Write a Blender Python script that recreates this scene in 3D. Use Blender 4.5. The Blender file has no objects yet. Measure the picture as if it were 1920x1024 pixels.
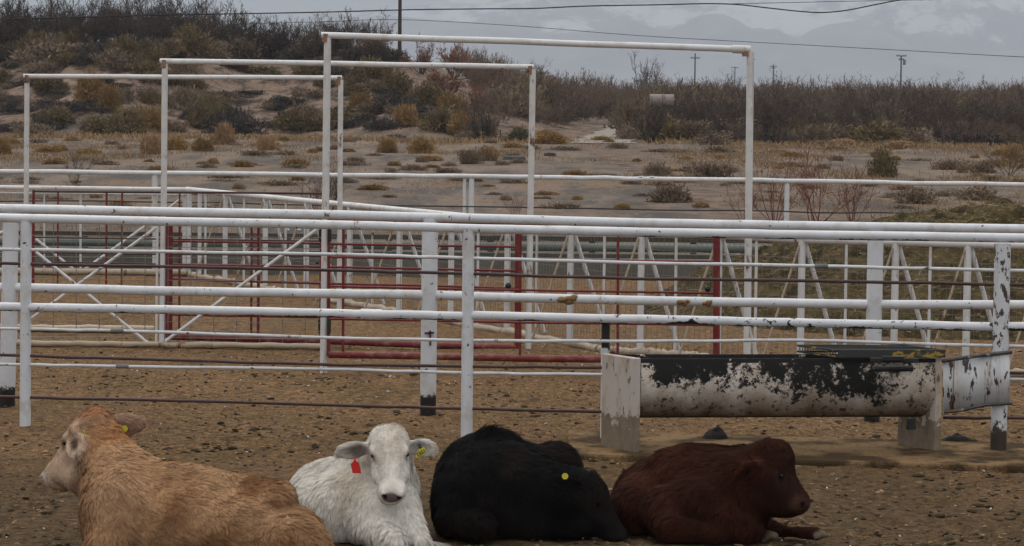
import bpy, math, random
import numpy as np
from mathutils import Vector, Matrix
from mathutils.kdtree import KDTree
rng = np.random.default_rng(7); random.seed(7)
scene = bpy.context.scene
C = scene.collection
# ------------------------------------------------------------------ camera
F_PX, CX, CY, CAMH = 5333.0, 960.0, 512.0, 2.43
PITCH, ROLL = math.atan(347/5333.0), math.radians(0.6)
_F = np.array([0, math.cos(PITCH), -math.sin(PITCH)]); _U = np.array([0, math.sin(PITCH), math.cos(PITCH)]); _R = np.array([1.0, 0, 0])
_r = _R*math.cos(ROLL)+_U*math.sin(ROLL); _u = _U*math.cos(ROLL)-_R*math.sin(ROLL)
CAM = np.array([0, 0, CAMH])
def ray(px, py): return _F + (px-CX)/F_PX*_r + (CY-py)/F_PX*_u
def P(px, py, D):
    d = ray(px, py); return CAM + d*(D/d[1])
def G(px, py, z=0.0):                       # the ground point seen at a photo position
    d = ray(px, py); return CAM + d*((z-CAMH)/d[2])
def S(D): return F_PX/D                     # photo pixels per metre at a distance
cd = bpy.data.cameras.new('camera'); cam = bpy.data.objects.new('camera', cd); C.objects.link(cam)
cd.sensor_width = 36; cd.lens = 100.0; cd.clip_end = 60000; cd.clip_start = 0.5
cam.matrix_world = Matrix(((_r[0], _u[0], -_F[0], 0), (_r[1], _u[1], -_F[1], 0), (_r[2], _u[2], -_F[2], CAMH), (0, 0, 0, 1)))
scene.camera = cam
# ------------------------------------------------------------------ numpy noise
def _h(i, j, k, s):
    n = (i.astype(np.int64)*374761393 + j.astype(np.int64)*668265263 + k.astype(np.int64)*2147483647 + s*1274126177) & 0xffffffff
    n = ((n ^ (n >> 13))*1274126177) & 0xffffffff
    n = (n ^ (n >> 16)) & 0xffffffff
    return n/4294967295.0
def vn(x, y, z=None, s=0):
    x = np.asarray(x, float); y = np.asarray(y, float); z = np.zeros_like(x) if z is None else np.asarray(z, float)
    xi, yi, zi = np.floor(x), np.floor(y), np.floor(z); fx, fy, fz = x-xi, y-yi, z-zi
    fx, fy, fz = [f*f*(3-2*f) for f in (fx, fy, fz)]
    r = 0
    for a in (0, 1):
        for b in (0, 1):
            for c in (0, 1):
                w = (fx if a else 1-fx)*(fy if b else 1-fy)*(fz if c else 1-fz)
                r = r + w*_h(xi+a, yi+b, zi+c, s)
    return r*2-1
def fbm(x, y, z=None, s=0, o=4):
    r, a, t = 0, 1.0, 0
    for i in range(o):
        f = 2.03**i; r = r + a*vn(x*f, y*f, None if z is None else z*f, s+i*17); t += a; a *= .5
    return r/t
def sstep(x, a, b):
    t = np.clip((np.asarray(x, float)-a)/(b-a), 0, 1); return t*t*(3-2*t)
# ------------------------------------------------------------------ mesh builder
class MB:
    def __init__(s): s.v = []; s.f = []; s.n = 0; s.sm = []
    def add(s, v, f, smooth=True):
        v = [tuple(map(float, a)) for a in v]
        s.f += [tuple(i+s.n for i in q) for q in f]; s.sm += [smooth]*len(f); s.v += v; s.n += len(v); return s
    def path(s, pts, rad, seg=12, cap=True):
        pts = [np.array(p, float) for p in pts]; n = len(pts)
        rad = [rad]*n if np.isscalar(rad) else list(rad)
        vs = []; up = None
        for i, p in enumerate(pts):
            t = pts[min(i+1, n-1)]-pts[max(i-1, 0)]; t = t/ (np.linalg.norm(t)+1e-12)
            if up is None:
                up = np.array([0, 0, 1.0]) if abs(t[2]) < .9 else np.array([1.0, 0, 0])
            a = np.cross(t, up); a /= np.linalg.norm(a); b = np.cross(a, t); up = b
            for k in range(seg):
                an = 2*math.pi*k/seg; vs.append(p+rad[i]*(math.cos(an)*a+math.sin(an)*b))
        fs = [(i*seg+k, i*seg+(k+1) % seg, (i+1)*seg+(k+1) % seg, (i+1)*seg+k) for i in range(n-1) for k in range(seg)]
        s.add(vs, fs)
        if cap:
            s.add(vs[:seg], [tuple(range(seg))[::-1]], False); s.add(vs[-seg:], [tuple(range(seg))], False)
        return s
    def tube(s, a, b, r, seg=12, sub=1, r2=None):
        a = np.array(a, float); b = np.array(b, float); r2 = r if r2 is None else r2
        return s.path([a+(b-a)*i/sub for i in range(sub+1)], [r+(r2-r)*i/sub for i in range(sub+1)], seg)
    def hexa(s, c):                         # eight corners: bottom four (ccw), top four
        return s.add(c, [(3, 2, 1, 0), (4, 5, 6, 7), (0, 1, 5, 4), (1, 2, 6, 5), (2, 3, 7, 6), (3, 0, 4, 7)], False)
    def box(s, lo, hi):
        (a, b, c), (d, e, f) = lo, hi
        return s.hexa([(a, b, c), (d, b, c), (d, e, c), (a, e, c), (a, b, f), (d, b, f), (d, e, f), (a, e, f)])
    def obox(s, a, b, w, h, up=(0, 0, 1)):  # a bar from a to b
        a = np.array(a, float); b = np.array(b, float); t = (b-a)/np.linalg.norm(b-a)
        x = np.cross(t, up); x /= np.linalg.norm(x); y = np.cross(x, t)
        q = [(-w/2, -h/2), (w/2, -h/2), (w/2, h/2), (-w/2, h/2)]
        return s.hexa([a+x*i+y*j for i, j in q]+[b+x*i+y*j for i, j in q])
    def build(s, name, mat, parent=None, loc=None, bevel=0):
        off = np.array(parent['_loc']) if parent is not None and '_loc' in parent else (np.array(loc, float) if loc is not None else np.zeros(3))
        me = bpy.data.meshes.new(name); me.from_pydata([tuple(np.array(v)-off) for v in s.v], [], s.f)
        me.polygons.foreach_set('use_smooth', s.sm); me.update()
        o = bpy.data.objects.new(name, me); C.objects.link(o); me.materials.append(mat)
        if parent is not None: o.parent = parent
        else: o.location = tuple(off)
        if bevel:
            m = o.modifiers.new('bevel', 'BEVEL'); m.width = bevel; m.segments = 2; m.limit_method = 'ANGLE'
        return o
def npmesh(name, V, Fq, mat, parent=None, loc=None, smooth=False, cols=None, tri=False):
    """V Nx3, Fq Mx3/Mx4 arrays -> object"""
    off = np.array(parent['_loc']) if parent is not None else (np.array(loc, float) if loc is not None else np.zeros(3))
    V = np.asarray(V, np.float32)-off.astype(np.float32); k = Fq.shape[1]; M = len(Fq)
    me = bpy.data.meshes.new(name); me.vertices.add(len(V)); me.vertices.foreach_set('co', V.ravel())
    me.loops.add(M*k); me.loops.foreach_set('vertex_index', np.asarray(Fq, np.int32).ravel())
    me.polygons.add(M); me.polygons.foreach_set('loop_start', np.arange(M, dtype=np.int32)*k)
    try: me.polygons.foreach_set('loop_total', np.full(M, k, np.int32))
    except Exception: pass
    me.update(calc_edges=True); me.validate()
    me.polygons.foreach_set('use_smooth', np.full(len(me.polygons), smooth))
    if cols is not None:
        a = me.color_attributes.new('coat', 'FLOAT_COLOR', 'POINT')
        c4 = np.ones((len(V), 4), np.float32); c4[:, :3] = cols; a.data.foreach_set('color', c4.ravel())
    me.materials.append(mat); me.update()
    o = bpy.data.objects.new(name, me); C.objects.link(o)
    if parent is not None: o.parent = parent
    else: o.location = tuple(off)
    return o
def tag(o, label=None, cat=None, group=None, kind=None):
    if label: o['label'] = label
    if cat: o['category'] = cat
    if group: o['group'] = group
    if kind: o['kind'] = kind
    return o
def thing(name, label, cat, loc, group=None):
    o = bpy.data.objects.new(name, None); C.objects.link(o); o.location = tuple(map(float, loc)); o.empty_display_size = .2
    o['_loc'] = [float(a) for a in loc]
    return tag(o, label, cat, group)
# ------------------------------------------------------------------ node helpers
class NM:
    def __init__(s, name):
        s.m = bpy.data.materials.new(name); s.m.use_nodes = True; s.t = s.m.node_tree; s.n = s.t.nodes; s.n.clear()
        s.out = s.n.new('ShaderNodeOutputMaterial'); s.b = s.n.new('ShaderNodeBsdfPrincipled')
        s.t.links.new(s.b.outputs[0], s.out.inputs[0]); s.tc = s.n.new('ShaderNodeTexCoord')
    def L(s, a, b):
        if hasattr(a, 'is_linked') or isinstance(a, bpy.types.NodeSocket): s.t.links.new(a, b)
        else:
            if hasattr(b.default_value, '__len__') and len(b.default_value) == 4 and len(a) == 3: a = tuple(a)+(1,)
            b.default_value = a
    def map(s, vec, scale=(1, 1, 1), loc=(0, 0, 0)):
        m = s.n.new('ShaderNodeMapping'); s.L(vec, m.inputs[0]); m.inputs['Scale'].default_value = scale; m.inputs['Location'].default_value = loc; return m.outputs[0]
    def noise(s, vec, scale, det=4, rough=.55, dist=0):
        q = s.n.new('ShaderNodeTexNoise'); s.L(vec, q.inputs['Vector']); q.inputs['Scale'].default_value = scale; q.inputs['Detail'].default_value = det
        q.inputs['Roughness'].default_value = rough; q.inputs['Distortion'].default_value = dist; return q.outputs['Fac']
    def voro(s, vec, scale, feat='F1'):
        q = s.n.new('ShaderNodeTexVoronoi'); q.feature = feat; s.L(vec, q.inputs['Vector']); q.inputs['Scale'].default_value = scale; return q
    def ramp(s, fac, a, b, ca=0.0, cb=1.0):
        q = s.n.new('ShaderNodeMapRange'); s.L(fac, q.inputs[0]); q.inputs[1].default_value = a; q.inputs[2].default_value = b
        q.inputs[3].default_value = ca; q.inputs[4].default_value = cb; return q.outputs[0]
    def mix(s, fac, a, b):
        q = s.n.new('ShaderNodeMix'); q.data_type = 'RGBA'; s.L(fac, q.inputs[0]); s.L(a, q.inputs[6]); s.L(b, q.inputs[7]); return q.outputs[2]
    def math(s, op, a, b=0.0, cl=False):
        q = s.n.new('ShaderNodeMath'); q.operation = op; q.use_clamp = cl; s.L(a, q.inputs[0]); s.L(b, q.inputs[1]); return q.outputs[0]
    def sep(s, vec):
        q = s.n.new('ShaderNodeSeparateXYZ'); s.L(vec, q.inputs[0]); return q.outputs
    def bump(s, h, strength=.3, dist=.01):
        q = s.n.new('ShaderNodeBump'); s.L(h, q.inputs['Height']); q.inputs['Strength'].default_value = strength; q.inputs['Distance'].default_value = dist
        s.L(q.outputs[0], s.b.inputs['Normal'])
    def done(s, col, rough=.7, spec=.3, metal=0.0):
        s.L(col, s.b.inputs['Base Color']); s.L(rough, s.b.inputs['Roughness']); s.b.inputs['Specular IOR Level'].default_value = spec; s.b.inputs['Metallic'].default_value = metal
        return s.m
    @property
    def obj(s): return s.tc.outputs['Object']
    @property
    def pos(s):
        g = s.n.new('ShaderNodeNewGeometry'); return g.outputs['Position']
RUST = (.20, .075, .028); BLACK = (.011, .0105, .010)
def paint(name, base=(.63, .65, .68), chip=.70, rust=.66, chipcol=(.06, .045, .04), stretch=(1, 1, 1), foot=None, under=None, band=None, dirt=.35, streak=0.0, rough=.42, off=(0, 0, 0)):
    """worn pipe paint. foot=(z,col): bare or tarred below z; under=(amount,col) old paint left on the underside; band=(z0,col,soft) above z0"""
    m = NM(name); v = m.map(m.obj, stretch, off)
    c = m.mix(m.ramp(m.noise(v, 5, 4), .3, .75), base, tuple(b*.86 for b in base))
    c = m.mix(m.math('MULTIPLY', m.ramp(m.noise(v, 9, 6, .65), .5, .8), dirt), c, (.36, .28, .2))
    r = m.ramp(m.noise(m.map(v, (1, 1, .35)), 7, 8, .7), rust, rust+.05)
    c = m.mix(r, c, m.mix(m.noise(v, 60, 3), RUST, (.09, .04, .025)))
    k = m.ramp(m.noise(v, 22, 8, .62), chip, chip+.02)
    c = m.mix(k, c, chipcol)
    z = m.sep(m.obj)[2]
    if streak:
        st = m.ramp(m.noise(m.map(v, (1, 1, .06)), 14, 6, .6), .72-streak*.2, .78-streak*.2); c = m.mix(st, c, RUST)
    if under:
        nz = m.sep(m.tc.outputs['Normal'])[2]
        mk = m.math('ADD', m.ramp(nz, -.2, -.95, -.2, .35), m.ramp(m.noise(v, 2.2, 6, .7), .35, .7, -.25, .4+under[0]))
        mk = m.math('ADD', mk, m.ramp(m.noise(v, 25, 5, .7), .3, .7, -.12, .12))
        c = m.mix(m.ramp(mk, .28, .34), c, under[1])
    if foot:
        fs, fa = (foot[2], foot[3]) if len(foot) > 2 else (40, .04)
        mk = m.math('ADD', z, m.ramp(m.noise(m.obj, fs, 7, .7), .25, .75, -fa, fa)); c = m.mix(m.ramp(mk, foot[0]+.02, foot[0]), c, m.mix(m.ramp(m.noise(m.map(m.obj, (1, 1, .5)), 14, 6, .7), .3, .7), tuple(a*.6 for a in foot[1]), tuple(a*1.3 for a in foot[1])))
    if band:
        mk = m.math('ADD', z, m.ramp(m.noise(v, 9, 8, .68), .2, .8, -band[2], band[2])); c = m.mix(m.ramp(mk, band[0], band[0]+.01), c, band[1])
    m.bump(m.noise(v, 90, 5), .25, .004)
    return m.done(c, rough, .4)
M = {}
M['white'] = paint('white_pipe_paint', chip=.645, rust=.652, dirt=.7)
M['white_rust'] = paint('white_paint_rusting', chip=.69, rust=.575, streak=.55, dirt=.6, base=(.62, .62, .61))
M['white_far'] = paint('white_paint_far', chip=.68, rust=.63, base=(.64, .645, .65), dirt=.65)
M['white_post'] = paint('white_post_tarred_foot', chip=.66, rust=.67, dirt=.6, foot=(.14, BLACK))
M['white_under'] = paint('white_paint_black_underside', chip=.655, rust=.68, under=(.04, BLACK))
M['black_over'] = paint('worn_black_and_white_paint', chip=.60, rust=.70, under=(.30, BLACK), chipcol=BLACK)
M['white_chipped'] = paint('heavily_chipped_white_paint', chip=.56, rust=.66, foot=(.17, (.045, .032, .026)), stretch=(1, 1, .6))
M['blacktop_post'] = paint('white_post_black_top', chip=.62, rust=.72, band=(.66, BLACK, .12), chipcol=BLACK)
M['curb_paint'] = paint('weathered_curb_paint', base=(.36, .29, .21), chip=.60, rust=.58, chipcol=(.2, .14, .09), dirt=.9)
M['red'] = paint('red_gate_paint', base=(.15, .011, .013), chip=.72, rust=.66, chipcol=(.12, .04, .03), dirt=.2, rough=.5)
M['red_dirty'] = paint('red_gate_paint_muddy', base=(.15, .018, .018), chip=.64, rust=.60, chipcol=(.2, .12, .08), dirt=.6, rough=.6)
M['maroon'] = paint('oxide_red_rod', base=(.058, .027, .024), chip=.70, rust=.72, chipcol=(.35, .3, .28), dirt=.15, rough=.6)
M['wire'] = paint('galvanised_wire', base=(.17, .16, .145), chip=.8, rust=.6, dirt=.4)
def plain(name, col, rough=.8, var=.25, scale=12, bump=.2, spec=.3):
    m = NM(name); c = m.mix(m.ramp(m.noise(m.obj, scale, 6, .65), .3, .7), tuple(a*(1-var) for a in col), tuple(min(1, a*(1+var)) for a in col))
    m.bump(m.noise(m.obj, scale*6, 5), bump, .01); return m.done(c, rough, spec)
M['rubber'] = plain('black_rubber', (.02, .02, .02), .6)
M['steel'] = plain('dull_grey_steel', (.16, .16, .165), .55)
M['mud'] = plain('dried_mud', (.22, .135, .06), .95, .35, 60, .6)
M['dung'] = plain('dark_dung', (.016, .014, .012), .9, .4, 40, .7)
M['concrete'] = plain('grey_concrete', (.115, .112, .095), .9, .22, 4, .3)
M['wood'] = plain('weathered_pole_wood', (.055, .035, .028), .9, .3, 6, .3)
M['farwood'] = plain('grey_pole_wood', (.06, .055, .055), .9, .3, 6, .3)
M['linewire'] = plain('dark_cable', (.03, .03, .033), .7)
# ------------------------------------------------------------------ terrain
def hillH(x): return 4.6*(1-sstep(x, -11.5, 6.0))*(1+.06*np.sin(np.asarray(x)*.5))
def gz(x, y):
    x = np.asarray(x, float); y = np.asarray(y, float)
    z = .13*fbm(x*.12, y*.05, s=3, o=3)*sstep(y, 45, 80)
    b = 138+3*np.sin(x*.35)+2*vn(x*.2, y*0, s=5)
    t = np.clip((y-b)/30, 0, 1)
    hill = hillH(x)*(t**1.15)*(1+.0*x) + sstep(t, 0, .3)*(1-sstep(x, 0, 7))*(.45*fbm(x*.35, y*.3, s=9, o=4))
    z = z+hill
    z = z - .6*sstep(y, 200, 900)*0
    near = 1-sstep(y, 30, 45)
    z = z+near*(-.022*np.clip(vn(x*6.5, y*6.5, s=55)-.25, 0, 1)+.012*fbm(x*5, y*5, s=21, o=3)+.010*np.clip(fbm(x*14, y*14, s=31, o=2), 0, 1)+.02*vn(x*.9, y*.9, s=41))
    return z
def hit(px, py):                            # first terrain point seen at a photo position
    d = ray(px, py); D = 12.0*1.004**np.arange(1200); q = CAM[None]+d[None]*(D/d[1])[:, None]
    k = np.nonzero(q[:, 2] <= gz(q[:, 0], q[:, 1]))[0]
    return q[k[0] if len(k) else -1]
def axis(segs):
    out = [segs[0][0]]
    for a, b, n in segs: out += [a+(b-a)*(i+1)/n for i in range(n)]
    return np.array(out)
xs = axis([(-14000, -1000, 10), (-1000, -80, 12), (-80, -26, 40), (-26, -5, 60), (-5, 5, 330), (5, 30, 60), (30, 100, 30), (100, 1000, 12), (1000, 14000, 10)])
ys = axis([(-400, 0, 4), (0, 12.6, 8), (12.6, 24, 360), (24, 45, 190), (45, 130, 90), (130, 175, 110), (175, 400, 45), (400, 2000, 20), (2000, 24000, 12)])
X, Y = np.meshgrid(xs, ys, indexing='xy'); Z = gz(X, Y)
nx, ny = len(xs), len(ys); idx = np.arange(nx*ny).reshape(ny, nx)
Fq = np.stack([idx[:-1, :-1], idx[:-1, 1:], idx[1:, 1:], idx[1:, :-1]], -1).reshape(-1, 4)
def ground_mat():
    m = NM('dirt_and_sand'); p = m.pos; xyz = m.sep(p); y = xyz[1]
    # trodden pen dirt, mixed with dry manure
    v = m.map(p, (1, .75, 1))
    a = m.mix(m.ramp(m.noise(v, 14, 9, .8), .40, .60), (.070, .040, .018), (.262, .154, .076))
    a = m.mix(m.ramp(m.noise(v, 1.1, 5, .6), .40, .66), a, m.mix(m.ramp(m.noise(v, 13, 8, .7), .4, .6), (.062, .038, .016), (.185, .115, .050)))
    a = m.mix(m.ramp(m.noise(v, 24, 5, .75), .56, .63), a, (.030, .020, .011))
    a = m.mix(m.ramp(m.noise(m.map(v, (1, 1, 1), (7, 3, 1)), 34, 4, .75), .58, .66), a, (.40, .255, .13))
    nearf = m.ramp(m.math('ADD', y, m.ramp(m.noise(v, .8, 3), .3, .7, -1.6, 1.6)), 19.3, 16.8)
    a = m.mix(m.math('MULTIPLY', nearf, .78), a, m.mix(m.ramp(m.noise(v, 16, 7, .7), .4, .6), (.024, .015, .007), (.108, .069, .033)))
    a = m.mix(m.math('MULTIPLY', m.ramp(m.noise(m.map(p, (1, .7, 1), (2, 8, 0)), 4.5, 7, .72), .56, .62), m.ramp(m.noise(p, .7, 3), .4, .6, .15, .85)), a, m.mix(m.noise(v, 40, 4), (.026, .018, .009), (.085, .060, .030)))
    # open field: silty grey with pinkish sand and dry grass
    w = m.map(p, (.5, .10, 1))
    f = m.mix(m.ramp(m.noise(w, 1.1, 8, .68), .42, .58), (.080, .070, .064), (.175, .135, .106))
    f = m.mix(m.ramp(m.noise(m.map(w, (1, 1.6, 1), (9, 2, 0)), .7, 7, .7), .50, .62), f, (.170, .120, .078))
    f = m.mix(m.ramp(m.noise(m.map(p, (2.2, .5, 1)), 2.0, 6, .75), .56, .64), f, (.055, .046, .042))
    f = m.mix(m.ramp(m.noise(m.map(p, (2.5, .6, 1), (3, 3, 3)), 2.4, 6, .75), .60, .67), f, (.27, .21, .165))
    # the bank: bare pinkish sand with gullies
    h = m.mix(m.ramp(m.noise(m.map(p, (1, .5, 1)), .9, 9, .72), .40, .60), (.205, .142, .106), (.118, .084, .062))
    h = m.mix(m.ramp(m.noise(m.map(p, (1, .6, 1), (5, 5, 5)), 1.6, 8, .75), .50, .57), h, (.050, .037, .029))
    hm = m.ramp(m.math('ADD', m.math('ADD', y, m.math('MULTIPLY', m.ramp(xyz[0], 2, 12), 400.0)), m.ramp(m.noise(p, .3, 3), .3, .7, -4, 4)), 136, 141)
    hm = m.math('MULTIPLY', hm, m.ramp(xyz[0], 8, 3))
    f = m.mix(hm, f, h)
    far = m.ramp(y, 170, 320); f = m.mix(far, f, (.13, .105, .085))
    c = m.mix(m.ramp(m.math('ADD', y, m.ramp(m.noise(p, .6, 4), .3, .7, -2, 2)), 40, 43), a, f)
    hgt = m.math('ADD', m.noise(v, 26, 8, .75), m.math('MULTIPLY', m.noise(v, 7, 4), 1.2))
    m.bump(hgt, .9, .03)
    return m.done(c, .95, .12)
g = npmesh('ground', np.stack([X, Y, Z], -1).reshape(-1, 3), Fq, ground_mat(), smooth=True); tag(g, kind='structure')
# gravel track running off between the thickets
def strip(name, L, R, mat, dz=.02):
    V = []; 
    for a, b in zip(L, R):
        for t in np.linspace(0, 1, 9):
            q = np.array(a)*(1-t)+np.array(b)*t; V.append((q[0], q[1], float(gz(q[0], q[1]))+dz))
    n = len(L); ii = np.arange(n*9).reshape(n, 9)
    Fs = np.stack([ii[:-1, :-1], ii[:-1, 1:], ii[1:, 1:], ii[1:, :-1]], -1).reshape(-1, 4)
    return tag(npmesh(name, np.array(V), Fs, mat, smooth=True), kind='structure')
Lr, Rr = [], []
for t in np.linspace(0, 1, 60):
    D = 127+ t*80; cx = np.interp(D, [122, 140, 165, 200, 232], [3.6, 4.6, 6.1, 7.9, 9.0]); wd = np.interp(D, [122, 140, 165, 232], [1.6, 1.25, .95, .7])*(1+.12*math.sin(D*.9)+.08*math.sin(D*2.3))
    Lr.append((cx-wd, D)); Rr.append((cx+wd, D))
gm = NM('gravel_track'); gravel = gm.done(gm.mix(gm.ramp(gm.noise(gm.map(gm.pos, (2, .4, 1)), 2, 7, .7), .35, .65), (.18, .158, .14), (.30, .265, .23)), .95, .1)
strip('gravel_track', Lr, Rr, gravel, .03)
# ------------------------------------------------------------------ mountains
def ridge(name, prof, D, depth, base, mat, rough, seed, n=420, rows=26):
    px = np.array([p[0] for p in prof]); py = np.array([p[1] for p in prof])
    pxx = np.linspace(px[0], px[-1], n); pyy = np.interp(pxx, px, py)+4.5*fbm(pxx/60.0, pxx*0, s=seed, o=5)
    top = np.array([P(a, b, D) for a, b in zip(pxx, pyy)]); V = []
    for j in range(rows):
        t = j/(rows-1); tt = math.sin(min(t/.62, 1)*math.pi/2)**1.15 if t < .62 else 1-((t-.62)/.38)**1.2
        yy = D-depth*(1-t/.62) if t < .62 else D+depth*(t-.62)/.38
        x = top[:, 0]*(1+.0*t); zt = top[:, 2]
        rel = fbm(x/(depth*.22)+seed, np.full(n, yy)/(depth*.25), s=seed, o=5)
        z = base+(zt-base)*tt*(1+rough*rel*(1-tt)*2.2)+ (zt-base)*.035*fbm(x/(depth*.06), np.full(n, yy)/(depth*.06), s=seed+3, o=4)
        V.append(np.stack([x, np.full(n, yy)+depth*.12*vn(x/(depth*.3), x*0, s=seed+8), z], -1))
    V = np.concatenate(V); ii = np.arange(n*rows).reshape(rows, n)
    Fs = np.stack([ii[:-1, :-1], ii[:-1, 1:], ii[1:, 1:], ii[1:, :-1]], -1).reshape(-1, 4)
    return tag(npmesh(name, V, Fs, mat, smooth=True), kind='structure')
mm = NM('bare_mountain_rock'); rock = mm.done(mm.mix(mm.ramp(mm.noise(mm.pos, .004, 8, .7), .4, .6), (.17, .17, .19), (.25, .245, .255)), .95, .1)
ms = NM('snowy_mountain_rock'); sp = ms.sep(ms.pos)
sm_ = ms.math('ADD', ms.ramp(ms.noise(ms.map(ms.pos, (1, .6, 2)), .0030, 9, .78), .38, .62, -.6, .6), ms.ramp(sp[2], 120, 420, -.25, .45))
snow = ms.done(ms.mix(ms.ramp(sm_, -.05, .2), (.16, .16, .18), (.56, .58, .61)), .9, .2)
prof1 = [(-600, 150), (0, 140), (300, 125), (560, 100), (640, 62), (690, 40), (735, 33), (790, 38), (900, 45), (985, 56), (1060, 66), (1120, 56), (1168, 38), (1205, 50), (1245, 60), (1285, 44), (1322, 28), (1345, 29), (1370, 40), (1398, 54), (1440, 55), (1462, 66), (1486, 76), (1520, 58), (1560, 44), (1600, 42), (1640, 52), (1672, 66), (1700, 84), (1735, 96), (1800, 100), (1860, 97), (1920, 95), (2100, 105), (2600, 130)]
prof2 = [(-600, 150), (200, 140), (480, 92), (640, 30), (840, 12), (980, -8), (1150, -25), (1400, -50), (1700, -60), (1900, -50), (2200, -30), (2600, 30)]
prof3 = [(1380, 170), (1450, 110), (1520, 70), (1590, 34), (1625, 30), (1680, 46), (1730, 62), (1780, 72), (1850, 90), (2000, 130)]
ridge('mountains', prof1, 7800, 1100, -40, rock, .5, 11)
ridge('snowy_mountains', prof2, 10800, 2300, -60, snow, .75, 29)
# ------------------------------------------------------------------ loose crumbs, straw, feathers on the pen floor (uncountable)
def pen_points(n, y0=13.0, y1=27.0, pw=1.3):
    y = y0+(y1-y0)*rng.random(n)**pw; half = y*960/F_PX*1.06+.3; x = (rng.random(n)*2-1)*half
    return x, y
OV = np.array([(1, 0, 0), (-1, 0, 0), (0, 1, 0), (0, -1, 0), (0, 0, 1), (0, 0, -1)], float)
OF = np.array([(0, 2, 4), (2, 1, 4), (1, 3, 4), (3, 0, 4), (2, 0, 5), (1, 2, 5), (3, 1, 5), (0, 3, 5)])
ICO = None
def icos():
    t = (1+5**.5)/2
    v = np.array([(-1, t, 0), (1, t, 0), (-1, -t, 0), (1, -t, 0), (0, -1, t), (0, 1, t), (0, -1, -t), (0, 1, -t), (t, 0, -1), (t, 0, 1), (-t, 0, -1), (-t, 0, 1)], float)
    f = np.array([(0, 11, 5), (0, 5, 1), (0, 1, 7), (0, 7, 10), (0, 10, 11), (1, 5, 9), (5, 11, 4), (11, 10, 2), (10, 7, 6), (7, 1, 8), (3, 9, 4), (3, 4, 2), (3, 2, 6), (3, 6, 8), (3, 8, 9), (4, 9, 5), (2, 4, 11), (6, 2, 10), (8, 6, 7), (9, 8, 1)])
    return v/np.linalg.norm(v[0]), f
IV, IF = icos()
def lumps(name, x, y, r, col, mat, flat=.55):
    n = len(x); V = IV[None]*(r[:, None, None])*(1+.35*rng.standard_normal((n, 12, 1)).clip(-1.5, 1.5))
    V = V*np.stack([1+.3*rng.random(n), 1+.3*rng.random(n), np.full(n, flat)], -1)[:, None, :]
    V = V+np.stack([x, y, gz(x, y)+r*.2], -1)[:, None, :]
    Fs = (IF[None]+(np.arange(n)*12)[:, None, None]).reshape(-1, 3)
    return npmesh(name, V.reshape(-1, 3), Fs, mat, cols=np.repeat(col, 12, 0))
def attr_mat(name, rough=.95, var=.25, scale=40):
    m = NM(name); a = m.n.new('ShaderNodeAttribute'); a.attribute_name = 'coat'
    k = m.n.new('ShaderNodeMix'); k.data_type = 'RGBA'; k.blend_type = 'MULTIPLY'; k.inputs[0].default_value = 1
    m.L(a.outputs['Color'], k.inputs[6]); v = m.ramp(m.noise(m.obj, scale, 5, .6), .3, .7, 1-var, 1+var)
    cc = m.n.new('ShaderNodeCombineColor'); [m.L(v, cc.inputs[i]) for i in range(3)]; m.L(cc.outputs[0], k.inputs[7])
    return m.done(k.outputs[2], rough, .12)
M['attr'] = attr_mat('crumbs')
n = 26000; x, y = pen_points(n); r = .004+.013*rng.random(n)**3.5
clump = vn(x*1.3, y*1.3, s=61)+.6*vn(x*5, y*5, s=62); keep = clump > rng.random(n)*1.6-.9; x, y, r = x[keep], y[keep], r[keep]
br = rng.random((len(x), 1)); col = np.where(br < .42, np.array([[.030, .021, .012]]), np.where(br < .75, np.array([[.13, .08, .042]]), np.array([[.20, .125, .065]])))*(.7+.6*rng.random((len(x), 1)))
tag(lumps('dirt_crumbs', x, y, r, col, M['attr']), kind='stuff', label='crumbs of dry dung and dirt on the pen floor', cat='dirt')
n = 2600; x, y = pen_points(n, 13.2, 24, 1.5); r = .010+.022*rng.random(n)**2; cl_ = vn(x*2.2, y*1.6, s=77)+.5*vn(x*7, y*6, s=78); kk = cl_ > .22; x, y, r = x[kk], y[kk], r[kk]
tag(lumps('dung_crumbs', x, y, r, np.array([[.040, .029, .015]])*(.5+1.1*rng.random((len(x), 1))), M['attr'], .4), kind='stuff', label='trampled clods of dark dung across the pen floor', cat='dung')
def ribbons(A, B, w, side=None):
    """thin quads from A to B"""
    d = B-A; s_ = rng.standard_normal(A.shape) if side is None else side
    q = np.cross(d, s_); q /= np.linalg.norm(q, axis=1, keepdims=True)+1e-9; q *= (w[:, None] if not np.isscalar(w) else w)/2
    V = np.stack([A-q, A+q, B+q*.6, B-q*.6], 1).reshape(-1, 3); return V, np.arange(len(V)).reshape(-1, 4)
n = 5200; x, y = pen_points(n, 13, 27); x2 = 0.9+2.6*rng.random(3000); y2 = 18.3+3.8*rng.random(3000); x = np.r_[x, x2]; y = np.r_[y, y2]; n = len(x)
an = rng.random(n)*6.283; ln = .015+.05*rng.random(n)**2; A = np.stack([x, y, gz(x, y)+.006+.01*rng.random(n)], -1); B = A+np.stack([np.cos(an)*ln, np.sin(an)*ln, .004*rng.standard_normal(n)], -1)
V, Fs = ribbons(A, B, .0035+.003*rng.random(n), np.tile([0, 0, 1.0], (n, 1))+.5*rng.standard_normal((n, 3)))
cs = np.array([[.30, .21, .115]])*(.45+.6*rng.random((n, 1)))
tag(npmesh('straw_litter', V, Fs, M['attr'], cols=np.repeat(cs, 4, 0)), kind='stuff', label='scattered bits of straw on the pen floor', cat='straw')
n = 380; x, y = pen_points(n, 14, 27, .8); an = rng.random(n)*6.283; ln = .007+.017*rng.random(n)**2; A = np.stack([x, y, gz(x, y)+.012], -1); B = A+np.stack([np.cos(an)*ln, np.sin(an)*ln*.6, .008*rng.random(n)], -1)
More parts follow.
